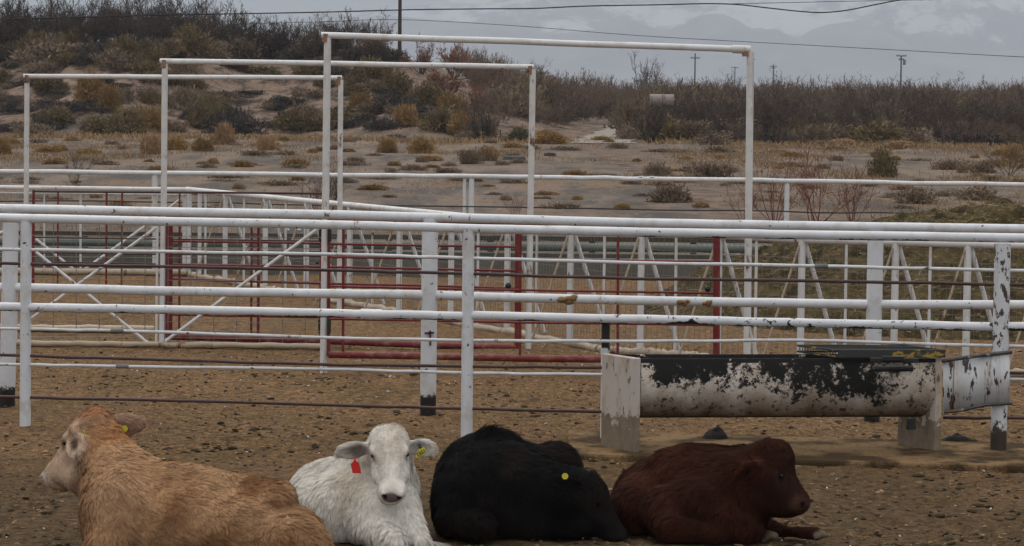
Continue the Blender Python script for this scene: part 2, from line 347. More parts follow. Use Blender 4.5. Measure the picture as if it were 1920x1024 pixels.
V, Fs = ribbons(A, B, .006+.006*rng.random(n), np.tile([0, -.6, 1.0], (n, 1)))
tag(npmesh('feather_litter', V, Fs, M['attr'], cols=np.repeat(np.array([[.62, .62, .62]])*(.5+.5*rng.random((n, 1))), 4, 0)), kind='stuff', label='small white feathers and scraps scattered over the dirt', cat='feathers')
# ------------------------------------------------------------------ fences and gates
def wob(a, b, n, amp, seed):
    """points along a slightly bent pipe"""
    a = np.array(a); b = np.array(b); t = np.linspace(0, 1, n); off = amp*vn(t*n*.45+seed*3.1, t*0, s=seed)*np.sin(t*math.pi)
    return [a+(b-a)*u+np.array([0, 0, o]) for u, o in zip(t, off)]
def post(parent, mat, base, ztop, r, name='post', lean=(0, 0), seg=16, zb=-.03, label=None):
    b = np.array(base, float); b[2] = zb
    tp = np.array([b[0]+lean[0], b[1]+lean[1], ztop])
    o = MB().tube(b, tp, r, seg, 3).build(name, mat, parent)
    if label: o['label'] = label
    return o
def rail(parent, mat, pts, r, name='rail', label=None, amp=.004, seed=1, n=13, seg=14):
    """pts: (px, py, D) photo positions with distance"""
    m = MB(); w = [P(*p) for p in pts]; q = []
    for i in range(len(w)-1): q += wob(w[i], w[i+1], n, amp, seed+i)[(1 if i else 0):]
    o = MB().path(q, r, seg).build(name, mat, parent)
    if label: o['label'] = label
    return o
def basept(px, py): return G(px, py)
def ztop_at(px, py, D): return float(P(px, py, D)[2])
def turnbuckle(parent, px, py, D, w=62):
    a, b = P(px-w/2, py, D), P(px+w/2, py+.4, D); m = MB()
    d = (b-a)/np.linalg.norm(b-a); c = (a+b)/2
    m.tube(c-d*.045, c+d*.045, .0155, 12)
    o = m.build('turnbuckle', M['steel'], parent)
    for s_ in (-1, 1): MB().path([c+d*s_*.11, c+d*s_*.09, c+d*s_*.05], [.008, .0135, .0135], 10).build('sleeve', M['white'], o)
# --- near fence: front pipe fence
DL, DC, DR = 19.95, 19.3, 18.95            # distance of the line at the left, middle and right post
def DF(px): return float(np.interp(px, [-200, 47, 877, 1877, 2100], [20.1, 19.95, 19.45, 18.95, 18.8]))
p0 = G(877, 838)
ff = thing('pipe_fence', 'nearest white pipe fence with dark red rods, right behind the resting calves', 'fence', (p0[0], p0[1], 0))
for px, yt, rw, mt, nm in ((47, 415, 10.5, 'white', None), (877, 432, 11.2, 'white', None), (1877, 457, 15.5, 'white_chipped', 'heavily chipped white post with black bare patches'), (1133, 596, 8, 'blacktop_post', 'short post with worn black paint at the trough corner'), (-330, 408, 10.5, 'white', None), (2250, 462, 12, 'white', None)):
    D = DF(px); b = P(px, 600, D); D0 = D
    if px == 1133: b = G(1133, 833); D0 = b[1]
    post(ff, M[mt], b, ztop_at(px, yt, D0), rw/S(D0), lean=(.008 if px == 47 else .0, 0), label=nm)
def fr(pts): return [(px, py, DF(px)) for px, py in pts]
rail(ff, M['white'], fr([(-330, 403), (0, 408.5), (320, 415.5), (640, 422), (877, 428.5), (1200, 435.5)]), 8.7/S(19.5), 'top_rail', amp=.002)
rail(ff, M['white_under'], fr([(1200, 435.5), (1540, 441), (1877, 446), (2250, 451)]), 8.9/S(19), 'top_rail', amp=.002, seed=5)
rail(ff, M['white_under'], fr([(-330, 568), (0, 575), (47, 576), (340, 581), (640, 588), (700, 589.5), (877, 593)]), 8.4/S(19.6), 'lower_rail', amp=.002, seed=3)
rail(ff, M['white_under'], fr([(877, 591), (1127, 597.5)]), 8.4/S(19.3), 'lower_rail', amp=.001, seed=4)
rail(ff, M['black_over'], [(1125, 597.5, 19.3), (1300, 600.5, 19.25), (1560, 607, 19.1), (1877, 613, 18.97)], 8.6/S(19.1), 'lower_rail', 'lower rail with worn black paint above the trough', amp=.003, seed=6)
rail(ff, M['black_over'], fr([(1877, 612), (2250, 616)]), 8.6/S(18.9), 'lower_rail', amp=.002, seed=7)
cl = MB().tube(P(677, 589, 19.58), P(716, 590, 19.56), 10.2/S(19.6), 16).build('pipe_sleeve', M['white_under'], ff)
def cable(mat, pts, r, **k): return rail(ff, M[mat], fr(pts), r/S(19.4), 'rod', amp=.0035, seg=8, **k)
cable('white', [(-330, 462), (0, 467.5), (640, 477), (877, 484), (1200, 493), (1540, 499), (1877, 507), (2250, 514)], 3.2, seed=11)
cable('white', [(-330, 609), (0, 616), (220, 620), (640, 634), (877, 638.5), (1200, 640), (1500, 638), (1760, 646), (2250, 656)], 3.0, seed=12)
cable('white', [(-330, 679), (0, 683), (230, 687), (640, 692.5), (877, 699.5), (1130, 702.5)], 3.0, seed=13)
cable('white', [(1885, 711), (2250, 716)], 3.0, seed=19)
cable('maroon', [(-330, 487), (0, 493.5), (640, 507), (877, 513), (1200, 523), (1540, 527), (1920, 534), (2250, 539)], 3.1, seed=14, label='dark red rod between the white rails')
cable('maroon', [(-330, 658), (0, 665.5), (320, 675), (640, 684.5), (877, 687), (1130, 689)], 3.1, seed=15)
cable('maroon', [(-330, 739), (0, 744), (320, 751), (640, 760), (877, 766), (1130, 772)], 3.1, seed=16)
cable('maroon', [(1768, 783), (1920, 784), (2250, 787)], 3.1, seed=17)
cable('maroon', [(1885, 699), (2250, 703)], 3.1, seed=18)
for px, py in ((220, 620), (230, 686.6), (1540, 499)): turnbuckle(ff, px, py, DF(px)-.002)
# --- second pipe fence behind it, with thick posts
def DB(px): return float(np.interp(px, [-400, 12, 804, 1638, 2200], [21.4, 21.25, 21.05, 20.75, 20.6]))
b0 = G(804, 789)
bf = thing('pipe_fence', 'white pipe fence on thick posts with tarred feet, standing just behind the nearest fence', 'fence', (b0[0], b0[1], 0))
for px, yt, yb in ((13, 412, 775), (804, 410, 789), (1638, 436, 800), (-800, 400, 762), (2450, 450, 812)):
    D = DB(px); bb = P(px, 600, D); lab = None
    post(bf, M['white_post'], bb, ztop_at(px, yt, D), 15/S(D), lean=(.03 if px == 13 else .004, 0), label='thick post with a small rusty cross-shaped bracket' if px == 804 else None)
def br_(pts): return [(px, py, DB(px)) for px, py in pts]
rail(bf, M['white'], br_([(-800, 378), (0, 391), (640, 403), (1200, 418), (1540, 424), (1920, 429.5), (2450, 438)]), 8.9/S(21), 'top_rail', amp=.002, seed=21)
rail(bf, M['white'], br_([(-800, 528), (12, 539)]), 9/S(21), 'middle_rail', amp=.002, seed=22)
rail(bf, M['white'], br_([(12, 539), (320, 546), (640, 551), (804, 553)]), 9/S(21), 'middle_rail', amp=.002, seed=23)
rail(bf, M['white'], br_([(804, 553), (900, 556.5), (1200, 563.5), (1638, 571)]), 8.8/S(21), 'middle_rail', amp=.002, seed=24)
rail(bf, M['white'], br_([(1638, 571), (1920, 571.5), (2450, 577)]), 8.6/S(21), 'middle_rail', amp=.002, seed=25)
D = DB(804)-15/S(21)-.012; m = MB(); m.obox(P(796, 625, D), P(814, 624, D), .012, .014); m.obox(P(806.5, 620, D), P(807, 648, D), .014, .012, up=(0, 1, 0)); m.build('bracket', M['maroon'], bf)
# clods of mud stuck on the middle rail
for i, (px, py, w_, h_, lab) in enumerate(((1064, 561, 20, 14, 'brown mud lump stuck on the middle rail right of the centre post'), (1281, 566, 13, 12, 'mud clod clinging to the middle rail, the left of two close together'), (1326, 568, 12, 11, 'mud clod clinging to the middle rail, the right of two close together'))):
    D = DB(px)-.015; c = P(px, py, D); sc = 1/S(D); V = IV.copy()
    me_ = []
    rr = np.random.default_rng(i+3)
    V = np.concatenate([IV*np.array([w_*sc*.62, .045, h_*sc*.62])*(1+.22*rr.standard_normal((12, 1)))+np.array([dx*w_*sc, -.005, dz*h_*sc]) for dx, dz in ((0, 0), (.55, .15), (-.5, -.1), (.2, -.35))])+c
    Fs = np.concatenate([IF+12*k for k in range(4)])
    o = npmesh('mud_clod', V, Fs, M['mud'], smooth=True, loc=c); tag(o, lab, 'mud'); sb = o.modifiers.new('s', 'SUBSURF'); sb.levels = 1; sb.render_levels = 1
# --- the three goalpost frames
RUSTW = paint('rusty_weld', base=(.26, .15, .09), rust=.50, chip=.6, dirt=.9)
def frame(label, D, xl, xr, yl, yr, rp, rr_, dxl=0, dxr=0, cap=None, DR=None):
    bl = P(xl, 600, D); br2 = P(xr, 600, D)
    f = thing('goalpost_frame', label, 'gate frame', (bl[0], bl[1], 0), 'white goalpost frames over the pen gates')
    post(f, M['white_rust'], bl, ztop_at(xl, yl, D)-.02, rp/S(D), 'upright', lean=(dxl/S(D), 0))
    post(f, M['white_rust'], br2, ztop_at(xr, yr, D)-.02, rp/S(D), 'upright', lean=(dxr/S(D), 0))
    a = P(xl+dxl, yl, D)+np.array([-.04, 0, 0]); b = P(xr+dxr, yr, D)+np.array([.03, 0, 0])
    MB().path(wob(a, b, 12, .006, int(xl)), rr_/S(D), 14).build('crossbar', M['white_far'], f)
    for (qx, qy) in ((xl+dxl, yl), (xr+dxr, yr)): MB().tube(P(qx, qy+13, D), P(qx, qy-2.5, D), (rp+.7)/S(D), 14).build('corner_weld', RUSTW, f)
    if cap: MB().tube(P(xr+dxr-26, yr-1, D), P(xr+dxr+8, yr+.5, D), (rr_+1.6)/S(D), 16).build('collar', M['white_rust'], f)
    return f
frame('tallest white goalpost frame, its crossbar high above the middle of the pens', 23.9, 607, 1402, 66, 93, 6.8, 6.2, 4, -3, True)
frame('middle white goalpost frame of the three, its left corner rusted brown', 26.4, 305, 991, 115, 126, 5.7, 5.3, 3, 3)
frame('smallest, farthest white goalpost frame at the left end of the row', 30.4, 48, 636, 143, 146, 4.8, 4.5, 3, 0)
# --- red gates hung in the frames
def gate(label, D, xl, xr, rows, verts, sl, sr, rb, loc_y):
    b = P(xl, 600, D); g_ = thing('red_gate', label, 'gate', (b[0], b[1], 0), 'red pipe gates between the pens')
    yt = rows[0]; yb = rows[-1]
    for i, (ya, yc) in enumerate(rows):
        r = rb if i == len(rows)-1 else (3.2 if i == 0 else 2.3)
        MB().path(wob(P(xl, ya, D), P(xr, yc, D), 9, .004, i+int(xl)), r*(.7 if D > 30 else 1)/S(D), 10).build('bottom_rail' if i == len(rows)-1 else 'rail', M['red_dirty' if i == len(rows)-1 else ('maroon' if D > 30 else 'red')], g_)
    for x_, r, nm in ((xl, sl, 'stile'), (xr, sr, 'stile')):
        t = (x_-xl)/(xr-xl); MB().tube(P(x_, yb[0]+(yb[1]-yb[0])*t+2, D), P(x_+1, yt[0]+(yt[1]-yt[0])*t-3, D), r/S(D), 12, 2).build(nm, M['red'], g_)
    for x_, r in verts:
        t = (x_-xl)/(xr-xl); MB().tube(P(x_, yb[0]+(yb[1]-yb[0])*t, D+.004), P(x_+1, yt[0]+(yt[1]-yt[0])*t, D+.004), r/S(D), 8).build('bar', M['red'], g_)
    return g_
D = 23.9-.02
ga = gate('red pipe gate in the tallest frame, its thick bottom rail just above the dirt', D, 616, 1343, [(412, 424), (482, 491), (537, 550), (598, 610), (665, 678)], [(643, 2.6), (975, 2.6), (1158, 2.6)], 3, 6.6, 6.8, 0)
D = 26.4-.02
gb = gate('red pipe gate in the middle frame, bright red thick end post at its left', D, 317, 971, [(405, 413), (452, 463), (496, 508), (523, 541), (590, 603), (631, 652)], [(336, 2.1), (471, 2.2), (484, 2.8), (601, 2.5)], 6.4, 6.6, 6.4, 0)
D = 30.4-.02
gc = gate('thin red pipe gate in the farthest frame, behind the white cross-braced mesh', D, 62, 606, [(359, 363), (445, 452), (474, 480), (491, 499), (545, 553)], [(108, 1.7), (199, 2.0), (228, 1.8), (336, 1.7)], 2.6, 2.6, 2.6, 0)
# black rubber hinge wraps and latch balls
for par, x_, y_, D, w_, h_ in ((ga, 618, 440, 23.86, 3.6, 13), (ga, 617, 612, 23.86, 3.6, 13), (gb, 601, 440, 26.3, 3.6, 13), (gb, 600, 612, 26.3, 3.6, 13)):
    MB().tube(P(x_, y_-h_, D), P(x_, y_+h_, D), w_/S(D), 10).build('hinge_wrap', M['rubber'], par)
for par, x_, y_, D in ((ga, 1327, 542, 23.82), (gb, 953, 536, 26.3), (gb, 595, 493, 26.3)):
    c = P(x_, y_, D); r = (8 if x_ > 600 else 4)/S(D); npmesh('latch_ball', IV*r+c, IF, M['rubber'], par, smooth=True).modifiers.new('s', 'SUBSURF')
# --- slanting mesh fence with braced posts
KN = [G(350, 517), G(1123, 658), G(1500, 690), G(2050, 712)]
def on_line(px):
    for i in range(3):
        a, b = KN[i], KN[i+1]
        k = (px-CX)/F_PX                     # X = k' * Y (roll ignored; refined by one step)
        for _ in range(4):
            # solve a.x + t dx = kk (a.y + t dy)
            t = (k*a[1]-a[0])/((b[0]-a[0])-k*(b[1]-a[1])); q = a+(b-a)*t
            dd = q-CAM; pxx = CX+F_PX*np.dot(dd, _r)/np.dot(dd, _F); k += (px-pxx)/F_PX
        if t <= 1 or i == 2: return q, (b-a)/np.linalg.norm(b-a)
H_M = 1.10
k0 = KN[0]
sf = thing('mesh_fence', 'long white wire mesh fence on A-braced posts, slanting towards the hay heap', 'fence', (k0[0], k0[1], 0))
for px in (355, 374, 422, 497, 574, 655, 748, 845, 950, 1068, 1200, 1345, 1500, 1675, 1810, 1960):
    q, dr = on_line(px); hh = H_M+(.03 if px > 1123 else 0)
    pw = .032 if px != 374 else .024
    o = MB().tube((q[0], q[1], -.02), (q[0], q[1], hh), pw, 10, 2).build('post', M['white_far'], sf)
    nrm = np.array([-dr[1], dr[0], 0]); nrm = nrm*(1 if nrm[0] > 0 else -1)
    if px > 1123: nrm = np.array([.88, .47, 0])
    if px not in (355, 374):
        off = .42
        MB().tube(q+nrm*.03+np.array([0, 0, hh-.02]), q+nrm*off+np.array([0, -.04, .01]), .020, 8).build('brace', M['white_far'], sf)
        MB().tube(q-nrm*.03+np.array([0, 0, hh-.05]), q-nrm*off+np.array([0, .04, .01]), .011, 7).build('brace', M['curb_paint'], sf)
for px in (385, 457, 535, 612, 698, 795, 895, 1005, 1131, 1265, 1415, 1583, 1740, 1886):
    q, dr = on_line(px); MB().tube((q[0], q[1], 0), (q[0], q[1], H_M), .013, 8).build('stay', M['white_far'], sf)
tp = [KN[0], KN[1], KN[2], KN[3]]
MB().path([k+np.array([0, 0, H_M+(.03 if i else 0)]) for i, k in enumerate(tp)], .033, 12).build('top_rail', M['white_far'], sf)
mesh = MB(); tot = 0; rs = 4
Vs, Fs_, off_ = [], [], 0
def wire(a, b, r):
    global off_
    a = np.array(a); b = np.array(b); t = (b-a)/np.linalg.norm(b-a); u = np.array([0, 0, 1.0]) if abs(t[2]) < .9 else np.array([1.0, 0, 0])
    x = np.cross(t, u); x /= np.linalg.norm(x); y = np.cross(x, t)
    for p in (a, b):
        for k in range(3): Vs.append(p+r*(math.cos(k*2.094)*x+math.sin(k*2.094)*y))
    for k in range(3): Fs_.append((off_+k, off_+(k+1) % 3, off_+3+(k+1) % 3, off_+3+k))
    off_ += 6
def wires_done(parent, mat):
    global off_, Vs, Fs_
    o = npmesh('wire_mesh', np.array(Vs), np.array(Fs_), mat, parent, smooth=True); Vs, Fs_, off_ = [], [], 0; return o
for i in range(3):
    a, b = KN[i], KN[i+1]; L_ = np.linalg.norm(b-a); n = int(L_/.060)
    for j in range(n):
        q = a+(b-a)*(j/n); wire(q+np.array([0, 0, .03]), q+np.array([.01*random.random(), 0, H_M]), .0021)
    for z_ in np.linspace(.06, H_M-.02, 10): wire(a+np.array([0, 0, z_]), b+np.array([0, 0, z_]), .0018)
wires_done(sf, M['wire'])
for i in range(3):
    a, b = KN[i], KN[i+1]; n = 26; pts = [a+(b-a)*j/(3*n)+np.array([0, 0, .008+.022*random.random()]) for j in range(3*n+1)]
    MB().path(pts, [.034+.016*random.random() for _ in pts], 8).build('footing', M['curb_paint'], sf)
# --- cross-braced mesh panel at the left (between the frames)
Dm = 26.15
b = P(298, 600, Dm); lf = thing('mesh_fence', 'square wire mesh fence with white X braces and a flaking bottom curb, left side', 'fence', (b[0], b[1], 0))
for px, r in ((293, 2.4), (303, 4.6), (-330, 4.6), (30, 2.4)):
    bb = P(px, 600, Dm); MB().tube((bb[0], bb[1], -.02), (bb[0]+.01, bb[1], ztop_at(px, 412, Dm)), r/S(Dm), 10, 2).build('post', M['white_far'], lf)
def seg(par, x0, y0, x1, y1, D, r, mat='white_far', nm='brace'): return MB().tube(P(x0, y0, D), P(x1, y1, D), r/S(D), 9).build(nm, M[mat], par)
seg(lf, 67, 472, 288, 652, Dm, 3.0); seg(lf, 58, 598, 293, 427, Dm+.03, 3.0); seg(lf, 310, 640, 600, 426, Dm, 3.2); seg(lf, -330, 600, 25, 425, Dm, 3)
rail(lf, M['white_far'], [(-330, 400, Dm), (30, 407, Dm), (303, 412, Dm), (604, 418, Dm)], 3.6/S(Dm), 'top_rail')
pts = []
for j in range(46):
    px = -330+j*936/45; bb = P(px, 600, Dm); pts.append(np.array([bb[0], bb[1]-.02, .028+.01*random.random()]))
MB().path(pts, [.026+.006*random.random() for _ in pts], 8).build('curb', M['curb_paint'], lf)
for j in range(23):
    px = -330+j*43; a = P(px, 600, Dm); wire((a[0], a[1], .01), (a[0], a[1], ztop_at(px, 412, Dm)), .0042)
for j, yy in enumerate([446, 466, 486, 507, 528, 549, 570, 590, 606, 622, 636]): wire(P(-330, yy-8, Dm), P(604, yy, Dm), .0032)
wires_done(lf, M['wire'])
# low curb a little farther
a, b = G(-60, 621), G(290, 625); pts = [a+(b-a)*j/20+np.array([0, 0, .03+.012*random.random()]) for j in range(21)]
tag(MB().path(pts, [.034+.008*random.random() for _ in pts], 8).build('low_curb', M['curb_paint'], loc=(pts[0][0], pts[0][1], 0)), 'short low whitish curb lying on the dirt behind the left cross-braced mesh', 'curb')
# --- far pen fence meeting the slanting fence at its corner
Dn = float(KN[0][1]); b = KN[0]
pf = thing('pen_fence', 'far white pen fence with thin posts running left from the slanting fence corner', 'fence', (b[0]-2, b[1], 0))
rail(pf, M['white_far'], [(-260, 348, Dn), (0, 351.5, Dn), (350, 355.5, Dn)], 4.2/S(Dn), 'top_rail')
rail(pf, M['white_far'], [(-260, 358, Dn), (0, 361.5, Dn), (350, 365, Dn)], 1.6/S(Dn), 'rail')
for px, r in ((-120, 3), (83, 1.7), (151, 2.2), (290, 4.5), (346, 4.2)):
    bb = P(px, 500, Dn+.05); MB().tube((bb[0], bb[1], -.02), (bb[0], bb[1], ztop_at(px, 353, Dn)), r/S(Dn), 9).build('post', M['white_far'], pf)
seg(pf, 67, 448, 148, 513, Dn, 2.6); seg(pf, 148, 513, 268, 427, Dn, 2.6); seg(pf, 268, 427, 340, 372, Dn, 2.2)
for j in range(26):
    px = -250+j*24; a = P(px, 500, Dn); wire((a[0], a[1], .03), (a[0], a[1], ztop_at(px, 358, Dn)), .002)
for yy in (385, 410, 435, 455, 475, 495): wire(P(-250, yy-4, Dn), P(345, yy, Dn), .002)
wires_done(pf, M['wire'])
a, b = G(-260, 513), G(350, 518); pts = [a+(b-a)*j/30+np.array([0, 0, .04+.01*random.random()]) for j in range(31)]
MB().path(pts, [.042+.008*random.random() for _ in pts], 8).build('curb', M['curb_paint'], pf)
# --- farthest long rail beyond the lot
Dq = 40.4; b = P(960, 480, Dq)
qf = thing('rail_fence', 'farthest single-rail white fence on few posts, along the edge of the open field', 'fence', (b[0], b[1], 0))
rail(qf, M['white_far'], [(-300, 317, Dq), (0, 321.5, Dq), (300, 324.5, Dq), (640, 329, Dq), (985, 332, Dq), (1240, 336, Dq), (1560, 340.5, Dq), (1920, 346.5, Dq), (2300, 352, Dq)], 4.4/S(Dq), 'top_rail', amp=.01)
for px, r in ((-240, 5), (290, 5.6), (870, 3.3), (883, 5.2), (1474, 4.8), (2060, 5)):
    bb = P(px, 460, Dq+.02); MB().tube((bb[0], bb[1], -.03), (bb[0], bb[1], ztop_at(px, float(np.interp(px, [0, 985, 1920], [324, 334, 348])), Dq)), r/S(Dq), 10).build('post', M['white_far'], qf)
rail(qf, M['linewire'], [(-300, 372, Dq-.3), (300, 379, Dq-.3), (620, 385, Dq-.3), (1240, 394, Dq-.3), (1920, 405, Dq-.3), (2300, 411, Dq-.3)], 1.3/S(Dq), 'wire', amp=.02)
# --- long concrete feed bunk with a pipe on top
Db = 36.6
bk = thing('feed_bunk', 'long low grey concrete feed bunk with a grey-green pipe along its back edge', 'feed bunk', (0, Db+.4, 0))
x0, x1 = -11.0, P(1628, 500, Db)[0]
def bz(py): return ztop_at(1000, py, Db+.35)
MB().box((x0, Db, -.02), (x1, Db+.12, ztop_at(1000, 484, Db))).build('front_wall', M['concrete'], bk, bevel=.012)
MB().box((x0, Db+.123, -.02), (x1, Db+.90, .10)).build('trough_floor', M['concrete'], bk)
MB().box((x0, Db+.903, -.02), (x1, Db+1.03, ztop_at(1000, 474, Db+.95))).build('back_wall', M['concrete'], bk, bevel=.012)
MB().tube((x0, Db+.70, ztop_at(1000, 463, Db+.7)), (x1, Db+.70, ztop_at(1000, 463, Db+.7)), 8/S(Db), 14, 8).build('pipe', plain('grey_green_pipe', (.105, .120, .108), .6, .2, 3), bk)
MB().box((x0, Db+.94, ztop_at(1000, 452, Db+.94)), (x1, Db+.99, ztop_at(1000, 443, Db+.94))).build('neck_rail', plain('dark_plank', (.06, .055, .045), .9), bk)
for px in range(-600, 1640, 190):
    bb = P(px, 460, Db+1.1); MB().box((bb[0]-.04, Db+1.035, -.02), (bb[0]+.04, Db+1.11, ztop_at(1000, 443, Db+1.1))).build('stanchion', M['concrete'], bk)
# --- far-left concrete apron (grey flat strip behind the pens)
apr = MB().hexa([(-14, 37.75, -.03), (x1, 37.75, -.03), (x1, 40.1, -.03), (-14, 40.1, -.03), (-14, 37.75, .012), (x1, 37.75, .012), (x1, 40.1, .012), (-14, 40.1, .012)]).build('feed_lane', M['concrete']); tag(apr, kind='structure')
# ------------------------------------------------------------------ concrete pad, water trough, lumps
ZP = .045
q = [G(1062, 851), G(1915, 888), G(1925, 862, ZP), G(1800, 836, ZP), G(1075, 826, ZP)]
A = [np.array([1.0-.62, 19.05-.52]), np.array([3.37, 18.12]), np.array([3.52, 19.35]), np.array([.40, 19.80])]
pad = MB().hexa([(a[0], a[1], -.03) for a in A]+[(a[0], a[1], ZP) for a in A])
pm = NM('dirty_pad'); pv_ = pm.pos
pc = pm.mix(pm.ramp(pm.noise(pv_, 2.2, 7, .7), .44, .56), (.052, .033, .016), (.195, .125, .062)); pc = pm.mix(pm.ramp(pm.noise(pv_, 30, 5, .7), .56, .66), pc, (.035, .028, .018))
pm.bump(pm.noise(pv_, 22, 7, .7), .7, .02); M['pad'] = pm.done(pc, .95, .1)
pad = pad.build('trough_pad', M['pad'], loc=(A[0][0], A[0][1], 0), bevel=.02); tag(pad, 'low dirt-covered concrete pad under the water trough', 'concrete pad')
fl = np.array([*(G(1187, 848, ZP))[:2]]); bl = np.array([*(G(1126, 836, ZP))[:2]]); fr_ = np.array([*(G(1764, 845, ZP))[:2]]); brr = np.array([*(G(1700, 836, ZP))[:2]])
tr = thing('water_trough', 'long half-round water trough with worn black and white paint on two slab legs', 'water trough', (fl[0], fl[1], ZP))
zt = float(P(1480, 673, (fl[1]+fr_[1])/2)[2]); zbot = float(P(1480, 789, (fl[1]+fr_[1])/2)[2])
wv = (bl-fl); W = np.linalg.norm(wv); ln = fr_-fl; LN = np.linalg.norm(ln); lu = ln/LN
wu = wv/W
R_ = W/2
def sect(n, r, top, inset=0):                # U cross-section: (across 0..W, z)
    zc = zbot+R_; out = [(R_-r, top)]
    for i in range(n+1):
        a = math.pi+math.pi*i/n; out.append((R_+r*math.cos(a), zc+(r)*math.sin(a)))
    out.append((R_+r, top)); return out
def at(s_, c, z): p = fl+lu*s_+wu*c; return (p[0], p[1], z)
so_, si_ = sect(20, R_-.004, zt), sect(20, R_-.035, zt)
t0, t1 = .05, LN-.045; NS = 12; m = MB(); vs_ = []
for k in range(NS+1):
    s_ = t0+(t1-t0)*k/NS
    for c, z in so_: vs_.append(at(s_, c, z))
    for c, z in si_: vs_.append(at(s_, c, z))
no = len(so_); F_ = []
for k in range(NS):
    for j in range(no-1):
        a = k*2*no+j; F_.append((a, a+1, a+2*no+1, a+2*no)); a += no; F_.append((a+2*no, a+2*no+1, a+1, a))
    for j in (0, no-1):
        a = k*2*no+j; F_.append((a, a+2*no, a+3*no, a+no) if j == 0 else (a+no, a+3*no, a+2*no, a))
m.add(vs_, F_)
tm = NM('trough_paint'); v = tm.obj; z = tm.sep(v)[2]
blk = (.0095, .009, .0085)
c = tm.mix(tm.ramp(tm.noise(v, 4, 6, .65), .35, .65), (.50, .46, .41), (.33, .27, .215))
c = tm.mix(tm.ramp(tm.math('ADD', z, tm.ramp(tm.noise(v, 5, 6, .7), .3, .7, -.12, .12)), zbot-ZP+.26, zbot-ZP-.02), c, (.13, .09, .058))
c = tm.mix(tm.ramp(tm.noise(v, 17, 8, .72), .555, .59), c, (.06, .045, .034))
e_ = tm.math('ADD', z, tm.ramp(tm.noise(tm.map(v, (1, 1, 1.2)), 3.2, 9, .72), .3, .7, -.19, .15))
e_ = tm.math('ADD', e_, tm.ramp(tm.noise(v, 40, 5, .7), .3, .7, -.05, .05))
top = tm.ramp(e_, zt-ZP-.235, zt-ZP-.205)
xx = tm.sep(v)[0]; end = tm.ramp(tm.math('ADD', xx, tm.ramp(tm.noise(v, 4, 6, .7), .3, .7, -.2, .2)), LN-.45, LN-.25); end2 = tm.ramp(tm.math('ADD', xx, tm.ramp(tm.noise(v, 9, 6, .7), .3, .7, -.06, .06)), .13, .11)
top = tm.math('MULTIPLY', top, tm.math('SUBTRACT', 1.0, tm.math('MULTIPLY', end, tm.ramp(tm.noise(v, 24, 7, .7), .47, .50))))
top = tm.math('MULTIPLY', top, tm.math('SUBTRACT', 1.0, tm.math('MULTIPLY', end2, tm.ramp(tm.noise(v, 24, 7, .7), .44, .48))))
hole = tm.ramp(tm.noise(tm.map(v, (1, 1, 1), (4, 4, 4)), 6.5, 9, .78), .53, .57); top = tm.math('MULTIPLY', top, tm.math('SUBTRACT', 1.0, hole))
rim = tm.ramp(z, zt-ZP-.03, zt-ZP-.025); top = tm.math('MAXIMUM', top, tm.math('MULTIPLY', rim, tm.ramp(tm.noise(v, 14, 5, .6), .36, .40)))
rim2 = tm.ramp(z, zbot-ZP+.030, zbot-ZP+.012)
c = tm.mix(top, c, blk); c = tm.mix(rim2, c, (.02, .018, .015)); tm.bump(tm.noise(v, 60, 6, .7), .4, .006)
M['trough'] = tm.done(c, .8, .18)
m.build('tank', M['trough'], tr)
M['slab'] = paint('slab_leg_paint', base=(.47, .42, .38), chip=.60, rust=.60, chipcol=(.12, .095, .075), dirt=2.2, foot=(.20, (.20, .155, .11), 7, .20), stretch=(1, 1, .4), streak=.25)
M['slab_edge'] = paint('slab_edge_paint', base=(.5, .48, .46), chip=.55, rust=.66, chipcol=(.05, .045, .04), dirt=.6)
for s_, nm in ((0, 'left'), (LN-.045, 'right')):
    mm_ = MB(); n = 16; prof = [(0, ZP), (0, zt+.004), (W, zt+.004), (W, ZP)]
    ce = (.22, .22)
    m1 = [at(s_, c_, z_) for c_, z_ in ((0, ZP-.02), (W, ZP-.02), (W, zt+.006), (0, zt+.006))]; m2 = [at(s_+.045, c_, z_) for c_, z_ in ((0, ZP-.02), (W, ZP-.02), (W, zt+.006), (0, zt+.006))]
    mm_.hexa([m1[0], m2[0], m2[1], m1[1], m1[3], m2[3], m2[2], m1[2]])
    mm_.build('leg_slab', M['slab'], tr, bevel=.006)
# water in the tank
wz = zt-.09; wm = NM('trough_water'); M['water'] = wm.done((.03, .035, .03), .08, .5)
mw = MB(); mw.add([at(t0, .045, wz), at(t1, .045, wz), at(t1, W-.045, wz), at(t0, W-.045, wz)], [(0, 1, 2, 3)], False); mw.build('water', M['water'], tr)
# drain spigot
Dd = float(fl[1]+.16); c0 = P(1708, 786, Dd); c1 = P(1708, 804, Dd)
ms_ = MB(); ms_.tube(c0, c1, .028, 14); ms_.tube(P(1708, 797, Dd), P(1708, 805, Dd), .033, 14); ms_.build('drain_spigot', M['rubber'], tr)
# hose clamp / latch bar on the front
Df = float(fl[1])+.06; mk = MB(); mk.obox(P(1632, 675, Df-.05), P(1722, 676, Df-.05), .03, .030); mk.obox(P(1655, 672, Df-.075), P(1695, 672.5, Df-.075), .03, .03); mk.build('latch_bar', M['rubber'], tr, bevel=.004)
mk = MB(); mk.tube(P(1640, 692, Df+.005), P(1712, 691, Df+.005), .02, 10); mk.build('pipe_stub', M['rubber'], tr)
mk = MB(); mk.obox(P(1660, 684, Df-.05), P(1692, 684, Df-.05), .01, .007); mk.build('bracket', M['steel'], tr)
